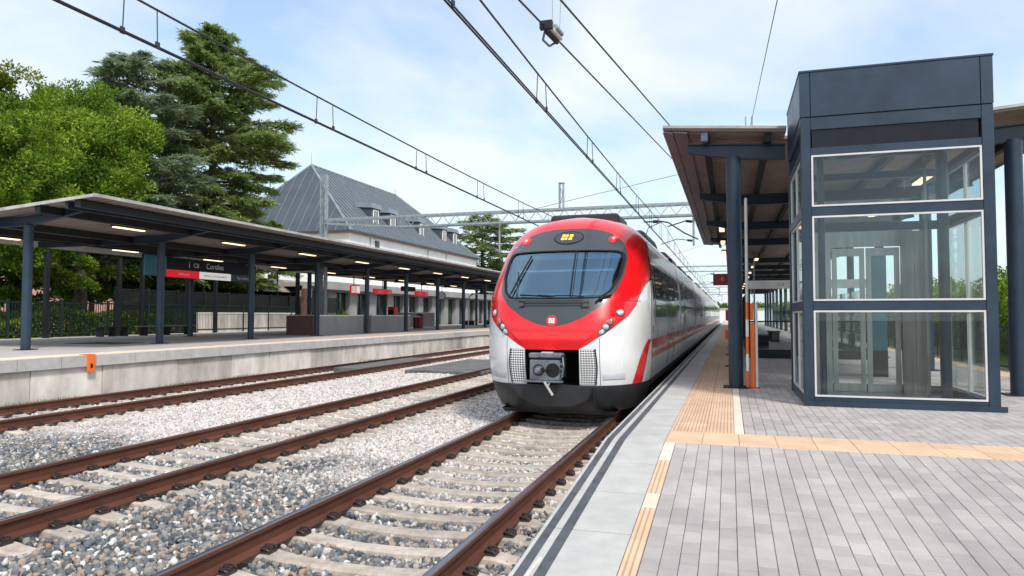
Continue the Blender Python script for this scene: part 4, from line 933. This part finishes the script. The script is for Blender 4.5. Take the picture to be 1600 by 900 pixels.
part('arc_horn', MB().tube([pt(-.33, -.05, -.03), pt(-.22, -.12, -.14), pt(.16, -.12, -.14), pt(.3, -.05, -.04)], .016, 6), GREYM, SI); part('ceramic_bar', MB().cyl(pt(-.15, .08, .10), pt(.25, .08, .09), .035, None, 10), GALV, SI, smooth=True)
part('clamp', MB().box(c0.x-.08, c0.x+.08, c0.y-.40, c0.y-.32, c0.z-.06, c0.z+.04), STEELD, SI)
part('hanger', MB().cyl(pt(-.1, .02, .05), pt(-.2, .05, 1.9), .005, None, 4).cyl(pt(.2, .06, .05), pt(.3, .1, 1.9), .005, None, 4), WIREL, SI)
line_through('thin wire rising steeply over the right canopy', (1.05, 6.0, 7.3), (.98, 33.9, 10.3), .011)
for k, (a, c) in enumerate((((-9.8, 34, 7.0), (.2, 36, 9.3)), ((-9.5, 78, 7.2), (-.2, 78, 10.0)))):
    T = thing('cross_span_wire', ('thin cross wire climbing right above the nearest portal', 'thin cross wire climbing right above the second portal')[k], 'overhead wire', a); part('wire', MB().tube([a, c], .012, 5), STEELD, T)
T = thing('feeder_arm', 'curved dark cantilever arm over the train near the canopy edge', 'cantilever', (-1.2, 33, 5.1))
part('arm', MB().tube([(-1.3, 32.5, 5.15), (-1.9, 32.5, 5.45), (-2.6, 32.5, 5.95), (-2.9, 32.5, 6.02), (-3.7, 32.5, 6.02)], .035, 8), WIRE, T); part('stay', MB().tube([(-2.9, 32.5, 6.0), (-3.5, 32.5, 5.75), (-3.7, 32.5, 5.2)], .022, 6), WIRE, T)
part('insulator', MB().cyl((-3.3, 32.5, 6.02), (-3.05, 32.5, 6.02), .075, None, 10), STEELD, T)

# ------------------------------------------------------------------ left platform furniture
SG = thing('station_name_board', 'long dark station name board with red, white and blue strip under left canopy', 'sign', (-21.8, 25, 3.3))
part('board', MB().box(-21.86, -21.80, 22.3, 28.75, 3.30, 4.12), NAVY, SG, bevel=.01)
part('end_panel', MB().box(-21.87, -21.79, 22.0, 23.1, 3.32, 4.13), TEAL, SG, bevel=.01)
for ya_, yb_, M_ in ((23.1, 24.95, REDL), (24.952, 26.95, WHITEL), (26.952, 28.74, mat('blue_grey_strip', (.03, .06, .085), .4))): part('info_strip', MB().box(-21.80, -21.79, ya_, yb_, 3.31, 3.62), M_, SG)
rot = (math.pi/2, 0, math.pi/2)
text('lettering', 'Cortiles', SG, (-21.785, 25.9, 3.87), .34, WPRINT, rot); text('lettering', 'C8', SG, (-21.785, 24.75, 3.85), .27, WPRINT, rot); text('lettering', 'i', SG, (-21.785, 24.35, 3.87), .40, WPRINT, rot)
text('lettering', 'salida/exit', SG, (-21.782, 24.05, 3.465), .17, WPRINT, rot); text('lettering', 'andenes y correspondencias', SG, (-21.782, 25.95, 3.465), .13, GPRINT, rot); text('lettering', 'Paso inferior', SG, (-21.782, 27.8, 3.465), .17, WPRINT, rot)
for y in (23.4, 27.6): part('hanger', MB().box(-21.86, -21.82, y, y+.05, 4.12, 4.35), STEELD, SG)
def bench(label, x, y, l=3.2, M_=WOOD):
    T = thing('bench', label, 'bench', (x, y, LZ))
    for q in range(3): part('slat', MB().box(x-.24+q*.165, x-.24+q*.165+.15, y-l/2, y+l/2, LZ+.43, LZ+.47), M_, T)
    for q in (-l*.4, 0, l*.4): part('leg', MB().box(x-.2, x+.22, y+q-.03, y+q+.03, LZ, LZ+.43), STEELD, T)
bench('long slatted bench by the left canopy back pillars, left of the name board', -27.3, 29.0, 3.6); bench('shorter dark bench left of the long slatted bench', -27.6, 26.0, 1.7, STEELD)
bench('slatted bench far along the left platform near the lamp', -25.3, 67, 2.6); bench('second far slatted bench on the left platform', -25.3, 74, 2.6)
def planter(label, xa, xb, ya_, yb_, h, M_=WALLG):
    T = thing('low_wall', label, 'low wall', (xa, ya_, LZ)); n = max(1, int((yb_-ya_)/1.6))
    for k in range(n): part('panel', MB().box(xa, xb, ya_+(yb_-ya_)*k/n+.01, ya_+(yb_-ya_)*(k+1)/n-.01, LZ, LZ+h), M_, T)
    part('cap', MB().box(xa-.03, xb+.03, ya_, yb_, LZ+h, LZ+h+.06), WHITEP, T)
planter('pale concrete low wall below the dark fence, behind the name board', -29.15, -29.0, 33.2, 43.0, 1.1, CONCW)
planter('grey panelled parapet wall between the front pillars of the left canopy, nearer one', -21.2, -19.7, 31.0, 35.4, .95); planter('grey panelled parapet wall farther along, past the red cube sign', -21.9, -20.6, 38.0, 43.5, .95)
planter('third grey panelled wall further along the left platform', -26.3, -26.0, 55, 60, 1.2)
T = thing('brown_cabinet', 'reddish brown cabinet against the near end of the grey parapet wall', 'cabinet', (-20.5, 30.8, LZ)); part('body', MB().box(-21.3, -19.75, 30.5, 30.96, LZ, LZ+.98), BRICK, T, bevel=.01)
T = thing('brown_post', 'reddish brown post at the end of the pale low wall', 'post', (-28.7, 43.2, LZ)); part('shaft', MB().box(-28.9, -28.6, 43.1, 43.4, LZ, LZ+2.9), BRICK, T, bevel=.01)
T = thing('vending_machine', 'red machine standing beside a left canopy pillar', 'machine', (-22.4, 40.5, LZ)); part('body', MB().box(-22.7, -22.2, 44.2, 44.8, LZ, LZ+1.6), REDS, T, bevel=.03); part('screen', MB().box(-22.65, -22.25, 44.19, 44.2, LZ+.8, LZ+1.4), BLACK, T)
T = thing('information_stand', 'low dark stand with slanted pale top on the left platform', 'stand', (-22.4, 45, LZ)); part('leg', MB().box(-22.1, -21.95, 45.5, 45.65, LZ, LZ+1.0), STEELD, T); part('leg', MB().box(-22.1, -21.95, 47.1, 47.25, LZ, LZ+1.0), STEELD, T); part('top', MB().hexa([(-22.5, 45.1, LZ+1.1), (-21.7, 45.1, LZ+.85), (-21.7, 47.5, LZ+.85), (-22.5, 47.5, LZ+1.1), (-22.5, 45.1, LZ+1.18), (-21.7, 45.1, LZ+.93), (-21.7, 47.5, LZ+.93), (-22.5, 47.5, LZ+1.18)]), GREYM, T)
T = thing('waste_bin', 'dark red bin beside the information stand on left platform', 'bin', (-22.6, 49.2, LZ)); part('body', MB().cyl((-22.6, 49.2, LZ), (-22.6, 49.2, LZ+1.0), .3, .33, 16), mat('wine_red', (.25, .02, .03), .5), T, smooth=True); part('lid', MB().cyl((-22.6, 49.2, LZ+1.0), (-22.6, 49.2, LZ+1.1), .35, .2, 16), STEELD, T)
T = thing('curved_lamp', 'slim white lamp with curved neck on the far left platform', 'lamp', (-24, 63.5, LZ)); part('pole', MB().tube([(-24, 63.5, LZ), (-24, 63.5, 3.2), (-24, 63.7, 3.5), (-24, 64.3, 3.75), (-24, 65.2, 3.85)], .055, 8), TRIM, T, smooth=True); part('lamp_head', MB().box(-24.15, -23.85, 64.6, 65.8, 3.83, 3.92), TRIM, T)
for k, (x, y, z, w, h, lb, tx) in enumerate(((-19.55, 34.2, 3.15, .46, .48, 'red cube sign with white panel hanging by a left pillar', 'C'), (-22.4, 43.0, 3.36, 2.6, .33, 'long red sign band above the station doors', 'Salida'), (-22.4, 49.3, 3.40, 2.3, .36, 'second red sign band farther along the station front', 'Salida'))):
    T = thing('hanging_sign', lb, 'sign', (x, y, z)); part('board', MB().box(x-.12 if k else x-.2, x+.0 if k else x+.2, y-w/2, y+w/2, z-h/2, z+h/2), REDL, T, bevel=.02)
    if k == 0: part('panel', MB().box(x+.20, x+.21, y-.18, y+.18, z-.18, z+.18), WHITEL, T); part('panel', MB().box(x-.06, x+.18, y-w/2-.01, y-w/2, z-.17, z+.17), WHITEL, T); text('lettering', tx, T, (x+.06, y-w/2-.012, z), .25, REDS)
    else: text('lettering', tx, T, (x+.005, y-w*.15, z), .28, WPRINT, rot); part('panel', MB().box(x+.001, x+.01, y+w*.28, y+w*.45, z-h*.35, z+h*.35), WPRINT, T)
    part('hanger', MB().box(x-.08, x-.04, y-.02, y+.02, z+h/2, 4.45), STEELD, T)
T = thing('loudspeaker_unit', 'dark loudspeaker and camera unit hanging under the left canopy', 'loudspeaker', (-23, 48, 3.8)); part('body', MB().box(-23.2, -22.8, 47.2, 49.0, 3.55, 3.9), STEELD, T, bevel=.04); part('stem', MB().box(-23.03, -22.97, 48, 48.06, 3.9, 4.3), STEELD, T)
T = thing('station_clock', 'round clock hanging far along the left canopy', 'clock', (-24, 57, 3.4)); part('face', MB().cyl((-24, 56.9, 3.45), (-24, 57.05, 3.45), .3, None, 24), WPRINT, T); part('rim', MB().cyl((-24, 56.93, 3.45), (-24, 57.02, 3.45), .34, None, 24), STEELD, T); part('stem', MB().box(-24.02, -23.98, 56.95, 56.99, 3.75, 4.3), STEELD, T)
MH = thing('drain_cover', 'dark grey drain cover set in the left platform paving', 'drain cover', (-20.8, 19.8, LZ)); part('plate', MB().box(-22.2, -20.0, 18.9, 20.3, LZ+.001, LZ+.008), mat('drain_plate', (.09, .08, .075), .8), MH)  # flat drain plate, darker than the paving around it
# shelter posts and dark fence
FE = thing('fence', 'dark green vertical bar fence at the back of the left platform', 'fence', (-29, 30, LZ), 'platform fences')
for k in range(13): part('post', MB().box(-29.06, -28.96, 12+2.5*k, 12.1+2.5*k, LZ-.1, 2.45), FENCE, FE)
for z in (.90, 2.28): part('rail', MB().box(-29.04, -28.98, 10, 44, z, z+.06), FENCE, FE)
nb = 0; mjoin = MB(); y = 10
bm1 = MB().box(-.013, .013, -.013, .013, .96, 2.36).mesh('bar', FENCE)
while y < 44:
    if 20 < y < 44 and nb < 200: inst('bar', bm1, FE, (-29.01, y, 0)); nb += 1
    else: mjoin.box(-29.023, -28.997, y-.013, y+.013, .96, 2.36)
    y += .125
part('bar', mjoin, FENCE, FE, kind='stuff')
F2 = thing('fence', 'taller dark fence panels above the pale low wall behind the name board', 'fence', (-29.6, 38, LZ), 'platform fences')
for k in range(11): part('post', MB().box(-29.66, -29.56, 28+2.1*k, 28.1+2.1*k, LZ-.1, 3.2), FENCE, F2)
for z in (1.95, 3.05): part('rail', MB().box(-29.64, -29.58, 28, 49.1, z, z+.06), FENCE, F2)
for k in range(10):
    part('mesh_panel', MB().box(-29.62, -29.61, 28.12+2.1*k, 30.0+2.1*k, 2.02, 3.04), glass('fence_mesh_sheet', (.25, .28, .25), .02, rough=.4) if 'fence_mesh_sheet' not in MATS else MATS['fence_mesh_sheet'], F2)
SH = thing('shelter_frame', 'dark steel shelter frame behind the left canopy near the benches', 'shelter', (-28.2, 28, LZ))
for x, y in ((-28.3, 23.2), (-28.2, 26.9), (-28.2, 28.3), (-28.2, 31.4), (-28.2, 33.6)): part('post', MB().box(x-.085, x+.085, y-.085, y+.085, LZ, 4.5), STEELD, SH)
for x, y in ((-25.4, 37.5), (-25.2, 39.3)): part('post', MB().cyl((x, y, LZ), (x, y, 4.5), .13, None, 12), STEELD, SH)
part('beam', MB().box(-28.28, -28.12, 23, 34, 4.62, 4.72), STEELD, SH)

# ------------------------------------------------------------------ station building
SB = thing('station_building', 'white walled station building with steep zinc hip roof and dormers', 'building', (-40, 73, 0))
bx0, bx1, by0, by1, ez, rz = -47.2, -33.0, 56.6, 90.3, 9.45, 16.9
part('upper_wall', MB().box(bx0, bx1, by0, by1, 4.4, ez-.1), WALLW, SB)
part('cornice', MB().box(bx0-.15, bx1+.15, by0-.15, by1+.15, ez-.22, ez-.02), mat('peach_cornice', (.62, .45, .36), .8), SB)
ry0, ry1, rx = 61.3, 79.9, -40.1; o = .45
A_, B_, C_, D_ = (bx1+o, by0-o, ez), (bx1+o, by1+o, ez), (bx0-o, by1+o, ez), (bx0-o, by0-o, ez); R0, R1 = (rx, ry0, rz), (rx, ry1, rz)
part('roof', MB().add([A_, B_, C_, D_, R0, R1], [(0, 1, 5, 4), (3, 0, 4), (1, 2, 5), (2, 3, 4, 5), (3, 2, 1, 0)]), SLATE, SB)
part('roof_edge', MB().box(bx1+o-.02, bx1+o+.05, by0-o, by1+o, ez-.08, ez+.06).box(bx0-o, bx1+o, by0-o-.05, by0-o+.02, ez-.08, ez+.06), ZDARK, SB)
m = MB(); y = by0
while y < by1:
    fr = 1.0
    if y < ry0: fr = (y-by0+o)/(ry0-by0+o)
    if y > ry1: fr = (by1+o-y)/(by1+o-ry1)
    a = Vector((bx1+o, y, ez+.02)); t_ = Vector((rx, y, rz+.02)); m.bar(a, a+(t_-a)*fr, .12, .16); y += .80
x = bx0
while x < bx1+o:
    fr = (x-(bx0-o))/(rx-(bx0-o)) if x < rx else (bx1+o-x)/(bx1+o-rx)
    a = Vector((x, by0-o, ez+.02)); t_ = Vector((x, ry0, rz+.02)); m.bar(a, a+(t_-a)*fr, .035, .06); x += 1.0
part('roof_seams', m, SEAM, SB, kind='stuff')
part('ridge_cap', MB().bar(R0, R1, .25, .12).bar(A_, R0, .22, .14).bar(B_, R1, .22, .14).bar(D_, R0, .22, .14), SEAM, SB)
part('finial', MB().cyl((rx, ry0, rz), (rx, ry0, rz+1.3), .04, .01, 6).cyl((rx, ry1, rz), (rx, ry1, rz+.8), .06, .02, 6), GALV, SB)
def dormer(y, w=1.9, sunk=0):
    zf = 12.6; Dm = part('dormer', MB().prism([(-34.3, 10.62), (-34.3, zf), (-37.6, zf+.05), (-37.6, 13.7), (-34.9, 10.9)][:4], y-w/2, y+w/2), ZDARK, SB)
    part('dormer_roof', MB().hexa([(-34.1, y-w/2-.15, zf-.05), (-34.1, y+w/2+.15, zf-.05), (-38.2, y+w/2+.15, zf+.25), (-38.2, y-w/2-.15, zf+.25), (-34.2, y-w/2-.1, zf+.45), (-34.2, y+w/2+.1, zf+.45), (-38.2, y+w/2+.1, zf+.75), (-38.2, y-w/2-.1, zf+.75)]), SEAM, Dm)
    fr = part('window', MB().box(-34.3, -34.22, y-.55, y-.42, 10.7, 12.45).box(-34.3, -34.22, y+.42, y+.55, 10.7, 12.45).box(-34.3, -34.22, y-.42, y+.42, 12.32, 12.45).box(-34.3, -34.22, y-.42, y+.42, 10.7, 10.83).box(-34.3, -34.23, y-.03, y+.03, 10.83, 12.32), WALLW, Dm); part('pane', MB().box(-34.3, -34.27, y-.42, y+.42, 10.83, 12.32), GLASSB, Dm)
for y in (64.0, 67.8, 75.2, 82.0, 85.6): dormer(y)
part('dormer', MB().prism([(55.9, 9.9), (55.9, 12.6), (60, 12.8), (60, 9.9)], -45.5, -43.5, 'x'), ZDARK, SB)
for y in (60.5, 74, 79.5): part('downpipe', MB().cyl((bx1+.08, y, 5), (bx1+.08, y, ez-.25), .06, None, 8), mat('beige_pipe', (.45, .40, .36), .6), SB)
part('wall_box', MB().box(bx1+.02, bx1+.3, 61.5, 61.9, 8.3, 9.0), ZDARK, SB)
# ground floor
part('ground_wall', MB().box(bx0+.1, bx1-.3, by0+.2, by1-.2, .5, 4.4), WALLG, SB)
part('porch_roof', MB().box(-33.2, -29.4, 46, 100, 3.95, 4.25), mat('porch_beige', (.40, .36, .32), .7), SB)
part('porch_fascia', MB().box(-29.4, -29.3, 46, 100, 3.75, 4.35), WALLG, SB)
gw = []; y = 45.0
FW = MB()
while y < 98:
    part('wall_pillar', MB().box(-30.6, -30.0, y, y+1.15, .75, 3.95), WALLG, SB)
    f_ = part('window', MB().box(-30.5, -30.42, y+1.16, y+3.35, .9, 3.6), GLASSB, SB); part('window_frame', MB().box(-30.42, -30.36, y+1.16, y+3.35, 3.5, 3.6).box(-30.42, -30.36, y+2.22, y+2.28, .9, 3.5), STEELD, f_); y += 3.36
part('wall_band', MB().box(-30.5, -30.1, 45, 98, 3.6, 3.95), WALLG, SB)
T = thing('side_pavilion', 'low beige roofed pavilion beyond the dark fence left of the station', 'building', (-38, 47, 0)); part('wall', MB().box(-44, -34, 44, 54, .5, 3.5), GLASSB, T)
part('roof', MB().hexa([(-46, 43, 4.0), (-32, 43, 3.5), (-32, 55, 3.5), (-46, 55, 4.0), (-45, 44, 5.4), (-33, 44, 4.5), (-33, 54, 4.5), (-45, 54, 5.4)]), mat('pavilion_roof', (.30, .26, .22), .7), T)
T = thing('pink_house', 'pink rendered house glimpsed through the trees behind left canopy', 'building', (-62, 45, 0)); part('wall', MB().box(-70, -58, 30, 62, .3, 7.5), PINK, T); part('roof', MB().prism([(-71, 7.5), (-57, 7.5), (-64, 10.5)], 29, 63), mat('clay_roof', (.35, .12, .08), .8), T)
for k in range(7): part('window', MB().box(-58, -57.95, 32+4*k, 33.3+4*k, 3.5, 5.2), GLASSB, T)

# ------------------------------------------------------------------ trees
def foliage_mat(name, c1, c2, c3):
    m = bpy.data.materials.new(name); m.use_nodes = True; t = m.node_tree; L = t.links.new; b = t.nodes['Principled BSDF']; out = t.nodes['Material Output']
    g = N(t, 'ShaderNodeNewGeometry'); n1 = N(t, 'ShaderNodeTexNoise'); n1.inputs['Scale'].default_value = .55; n1.inputs['Detail'].default_value = 3; L(g.outputs['Position'], n1.inputs['Vector'])
    a = N(t, 'ShaderNodeAttribute', attribute_name='tone'); ad = N(t, 'ShaderNodeMath', operation='MULTIPLY_ADD'); L(a.outputs['Fac'], ad.inputs[0]); ad.inputs[1].default_value = .45; L(n1.outputs[0], ad.inputs[2])
    cr = N(t, 'ShaderNodeValToRGB'); e = cr.color_ramp.elements; e[0].position = .45; e[0].color = (*c1, 1); e[1].position = 1.0; e[1].color = (*c3, 1); k = e.new(.7); k.color = (*c2, 1); L(ad.outputs[0], cr.inputs[0])
    L(cr.outputs[0], b.inputs['Base Color']); b.inputs['Roughness'].default_value = .55; b.inputs['Specular IOR Level'].default_value = .3
    tr = N(t, 'ShaderNodeBsdfTranslucent'); L(cr.outputs[0], tr.inputs[0]); mi = N(t, 'ShaderNodeMixShader'); mi.inputs[0].default_value = .38; L(b.outputs[0], mi.inputs[1]); L(tr.outputs[0], mi.inputs[2]); L(mi.outputs[0], out.inputs[0])
    return m
FOL_A = foliage_mat('bright_broadleaf', (.035, .085, .006), (.14, .255, .015), (.36, .47, .045))
FOL_B = foliage_mat('dark_broadleaf', (.045, .10, .010), (.12, .20, .02), (.26, .34, .035))
FOL_C = foliage_mat('cedar_needles', (.08, .14, .035), (.24, .33, .09), (.44, .52, .19))
FOL_D = foliage_mat('blue_cedar_needles', (.12, .17, .09), (.25, .33, .18), (.40, .46, .28))
FOL_Y = foliage_mat('yellow_green_leaf', (.09, .13, .01), (.2, .26, .02), (.32, .36, .05))
def leaf_mesh(name, C, D, U, ln, wd, M_):
    """diamond leaves: centres C, directions D, side vectors U"""
    n = len(C); D = D/np.linalg.norm(D, axis=1, keepdims=True); U = np.cross(D, U); U /= np.maximum(1e-6, np.linalg.norm(U, axis=1, keepdims=True))
    ln = np.broadcast_to(ln, n)[:, None]; wd = np.broadcast_to(wd, n)[:, None]
    V = np.stack([C, C+D*ln*.45+U*wd*.5, C+D*ln, C+D*ln*.45-U*wd*.5], 1).reshape(-1, 3).astype(np.float32)
    me = bpy.data.meshes.new(name); me.vertices.add(4*n); me.vertices.foreach_set('co', V.ravel()); me.loops.add(4*n); me.loops.foreach_set('vertex_index', np.arange(4*n, dtype=np.int32))
    me.polygons.add(n); me.polygons.foreach_set('loop_start', np.arange(0, 4*n, 4, dtype=np.int32)); me.update(calc_edges=True)
    a = me.attributes.new('tone', 'FLOAT', 'FACE'); a.data.foreach_set('value', RNG.random(n).astype(np.float32)); me.materials.append(M_); return me
def unit(n): v = RNG.normal(size=(n, 3)); return v/np.linalg.norm(v, axis=1, keepdims=True)
def broadleaf(label, x, y, zb_, zc, R_, H_, M_, nleaf=45000, nclump=170, trunk=.28, leaf=.20, group=None, flat=1.0, blobs=5):
    T = thing('broadleaf_tree', label, 'tree', (x, y, zb_), group)
    cc = []
    bl = [(np.array([x, y, zc]) + np.array([RNG.uniform(-.45, .45)*R_, RNG.uniform(-.45, .45)*R_, RNG.uniform(-.4, .45)*H_]), RNG.uniform(.5, .68)) for _ in range(blobs)]
    for k in range(nclump):
        c, s_ = bl[k % blobs]; u = unit(1)[0]; r = RNG.uniform(.62, 1)**.5; cc.append(c+u*np.array([R_, R_, H_])*s_*r)
    cc = np.array(cc); per = nleaf//nclump; cr_ = R_*.115
    u = unit(nclump*per); rr_ = RNG.random((nclump*per, 1))**.45*cr_*np.repeat(RNG.uniform(.7, 1.35, nclump), per)[:, None]
    C = np.repeat(cc, per, 0)+u*rr_*np.array([1, 1, .7]); D = u+np.array([0, 0, .45])+RNG.normal(size=u.shape)*.6
    link('crown', leaf_mesh('crown', C, D, unit(len(C)), leaf*RNG.uniform(.7, 1.3, len(C)), leaf*.55, M_), T)['kind'] = 'stuff'
    m = MB(); p = Vector((x, y, zb_)); top = Vector((x+RNG.uniform(-.3, .3), y, zc-.2*H_)); m.cyl(p, top, trunk, trunk*.6, 12); part('trunk', m, BARK, T, smooth=True)
    m = MB()
    for k in range(14):
        a = p.lerp(top, RNG.uniform(.55, 1)); e = Vector(cc[RNG.integers(0, nclump)]); mid = a.lerp(e, .5)+Vector((0, 0, .3)); m.cyl(a, mid, trunk*.35, trunk*.2, 6); m.cyl(mid, e, trunk*.2, trunk*.06, 6)
    part('limbs', m, BARK, T)
    return T
def cedar(label, x, y, zb_, H_, R_, M_, nb=95, trunk=.42, group=None, z0=.18, sprays=30, lean=0, needle=.42, pf=((.15, .25, .4, .55, .7, .82, .93, 1), (.85, .9, .78, .72, .95, .72, .40, .12))):
    T = thing('cedar_tree', label, 'tree', (x, y, zb_), group)
    part('trunk', MB().cyl((x, y, zb_), (x+lean*.5, y, zb_+H_*.55), trunk, trunk*.55, 12).cyl((x+lean*.5, y, zb_+H_*.55), (x+lean, y, zb_+H_*.98), trunk*.55, .04, 10), BARK, T, smooth=True)
    C = []; D = []; U = []; br = MB()
    for k in range(nb):
        f = z0+(1-z0)*(k+.5)/nb; z = zb_+H_*f; az = k*2.399963+RNG.uniform(-.35, .35)
        prof = R_*float(np.interp(f, *pf))*(.5+.62*RNG.random()); prof = max(prof, .5)
        if RNG.random() < .14: continue
        up = .04+.42*f**2; dirv = np.array([math.cos(az), math.sin(az), 0]); base = np.array([x+lean*f, y, z])
        def bp(q): return base+dirv*prof*q+np.array([0, 0, prof*(up*q-.16*q*q)])
        br.tube([tuple(bp(q)) for q in (0, .33, .66, .95)], .05+.02*prof/R_*2, 5)
        side = np.array([-dirv[1], dirv[0], 0])
        ns = int(sprays*(.35+prof/R_))
        for j in range(ns):
            q = .16+.84*((j+RNG.random())/ns)**.75; w = prof*.34*(1.08-q)*RNG.uniform(-1, 1)*1.4+RNG.normal()*.08; c = bp(q)+side*w+np.array([0, 0, -abs(w)*.25+RNG.normal()*.12-.10])
            sd = dirv*(.9)+side*np.sign(w)*.8*min(1, abs(w)*1.2)+np.array([0, 0, -.10]); sd /= np.linalg.norm(sd)
            nn_ = 26; tt = RNG.random(nn_); ln = .85*RNG.uniform(.7, 1.2)
            cc = c+sd*(tt[:, None]-.3)*ln+RNG.normal(size=(nn_, 3))*np.array([.05, .05, .03]); dd_ = sd+RNG.normal(size=(nn_, 3))*np.array([.55, .55, .25])+np.array([0, 0, -.05])
            C.append(cc); D.append(dd_); U.append(np.array([0, 0, 1])+RNG.normal(size=(nn_, 3))*.5)
    C = np.vstack(C); me = leaf_mesh('crown', C, np.vstack(D), np.vstack(U), needle*RNG.uniform(.6, 1.3, len(C)), needle*.17, M_); link('crown', me, T)['kind'] = 'stuff'; part('limbs', br, BARK, T); return T
TG = 'trees behind the left platform'
cedar('tall dark green cedar standing just left of the station roof', -33.4, 39.3, .5, 20.6, 6.4, FOL_C, nb=150, sprays=62)
cedar('slimmer blue-green cedar leaning in front of the tall dark cedar', -33.2, 33.6, .5, 17.0, 5.2, FOL_D, nb=90, sprays=40, trunk=.35, z0=.25, lean=-1.4)
broadleaf('large bright green round-crowned tree behind the near end of left canopy', -31.8, 28.0, .5, 10.3, 5.9, 5.0, FOL_A, 135000, 400, .34, .16, TG, blobs=7)
broadleaf('bright green tree cut by the left picture edge, nearest the camera', -31.0, 22.0, .5, 7.6, 4.0, 3.9, FOL_A, 95000, 300, .28, .16, TG, blobs=6)
broadleaf('olive green tree with autumn tinge at the far left behind others', -36, 25.0, .5, 10.5, 4.2, 4.6, FOL_Y, 60000, 240, .28, .17, TG)
for k, (x, y, zc, r, h, lb) in enumerate(((-34.5, 31.0, 4.4, 3.4, 3.0, 'dark low tree under the canopy line, nearest the thick trunk'), (-35.5, 36.5, 4.2, 3.6, 2.6, 'dark low tree behind the slatted bench'), (-36, 42.5, 4.0, 3.4, 2.4, 'dark low tree seen above the name board fence'), (-35, 48, 3.2, 3.0, 2.0, 'dark low tree left of the station building corner'), (-33.5, 25.5, 3.8, 3.0, 3.0, 'dark low tree behind the nearest left canopy pillar'))):
    broadleaf(lb, x, y, .5, zc, r, h, FOL_B, 26000, 110, .2, .2, 'low dark trees behind the fence', blobs=5)
cedar('broad dark cedar rising beyond the far end of the station roof', -34.5, 97, .5, 15.8, 8.5, FOL_C, nb=90, sprays=34, needle=.55, trunk=.5)
cedar('second cedar beyond the station, close behind the train top', -27.5, 104, .5, 13.8, 7.5, FOL_C, nb=80, sprays=30, needle=.55, trunk=.45)
broadleaf('yellow-green sapling in front of the station upper wall', -31.2, 43.6, .5, 7.5, 1.0, 1.2, FOL_Y, 5000, 30, .07, .2, None, blobs=3)
def hedge(label, x0, x1, y0, y1, z0, z1, n, M_, leaf=.16, name='hedge'):
    C = np.stack([RNG.uniform(x0, x1, n), RNG.uniform(y0, y1, n), z0+(z1-z0)*RNG.random(n)**.8], 1)
    C[:, 2] = np.minimum(C[:, 2], z0+(z1-z0)*(.72+.28*np.sin(C[:, 1]*.9)*np.cos(C[:, 1]*.37+C[:, 0])))
    o = link(name, leaf_mesh(name, C, unit(n)+np.array([0, 0, .5]), unit(n), leaf*RNG.uniform(.7, 1.4, n), leaf*.6, M_)); tag(o, label, 'hedge', kind='stuff')
hedge('dense dark shrubbery behind the left platform fence', -33.0, -30, 12, 52, .5, 2.3, 50000, FOL_B)
hedge('bright green bushes beyond the railing right of the island platform', 12, 16, 8, 70, -.2, 4.2, 90000, FOL_A, .2)
hedge('far dark tree belt behind the station grounds', -75, -66, -5, 140, 0, 11, 60000, FOL_B, .6, 'treeline')
hedge('distant tree belt closing the view along the tracks', -60, 60, 250, 262, 0, 6, 30000, FOL_B, 1.0, 'treeline')
T = thing('distant_building', 'pale distant building at the vanishing end of the platform', 'building', (0, 215, 0)); part('wall', MB().box(-9, 12, 215, 225, -.4, 3.6), WALLW, T); part('roof', MB().box(-9.3, 12.3, 214.7, 225.3, 3.6, 3.9), ROOFT, T)
print('objects', len(bpy.data.objects))
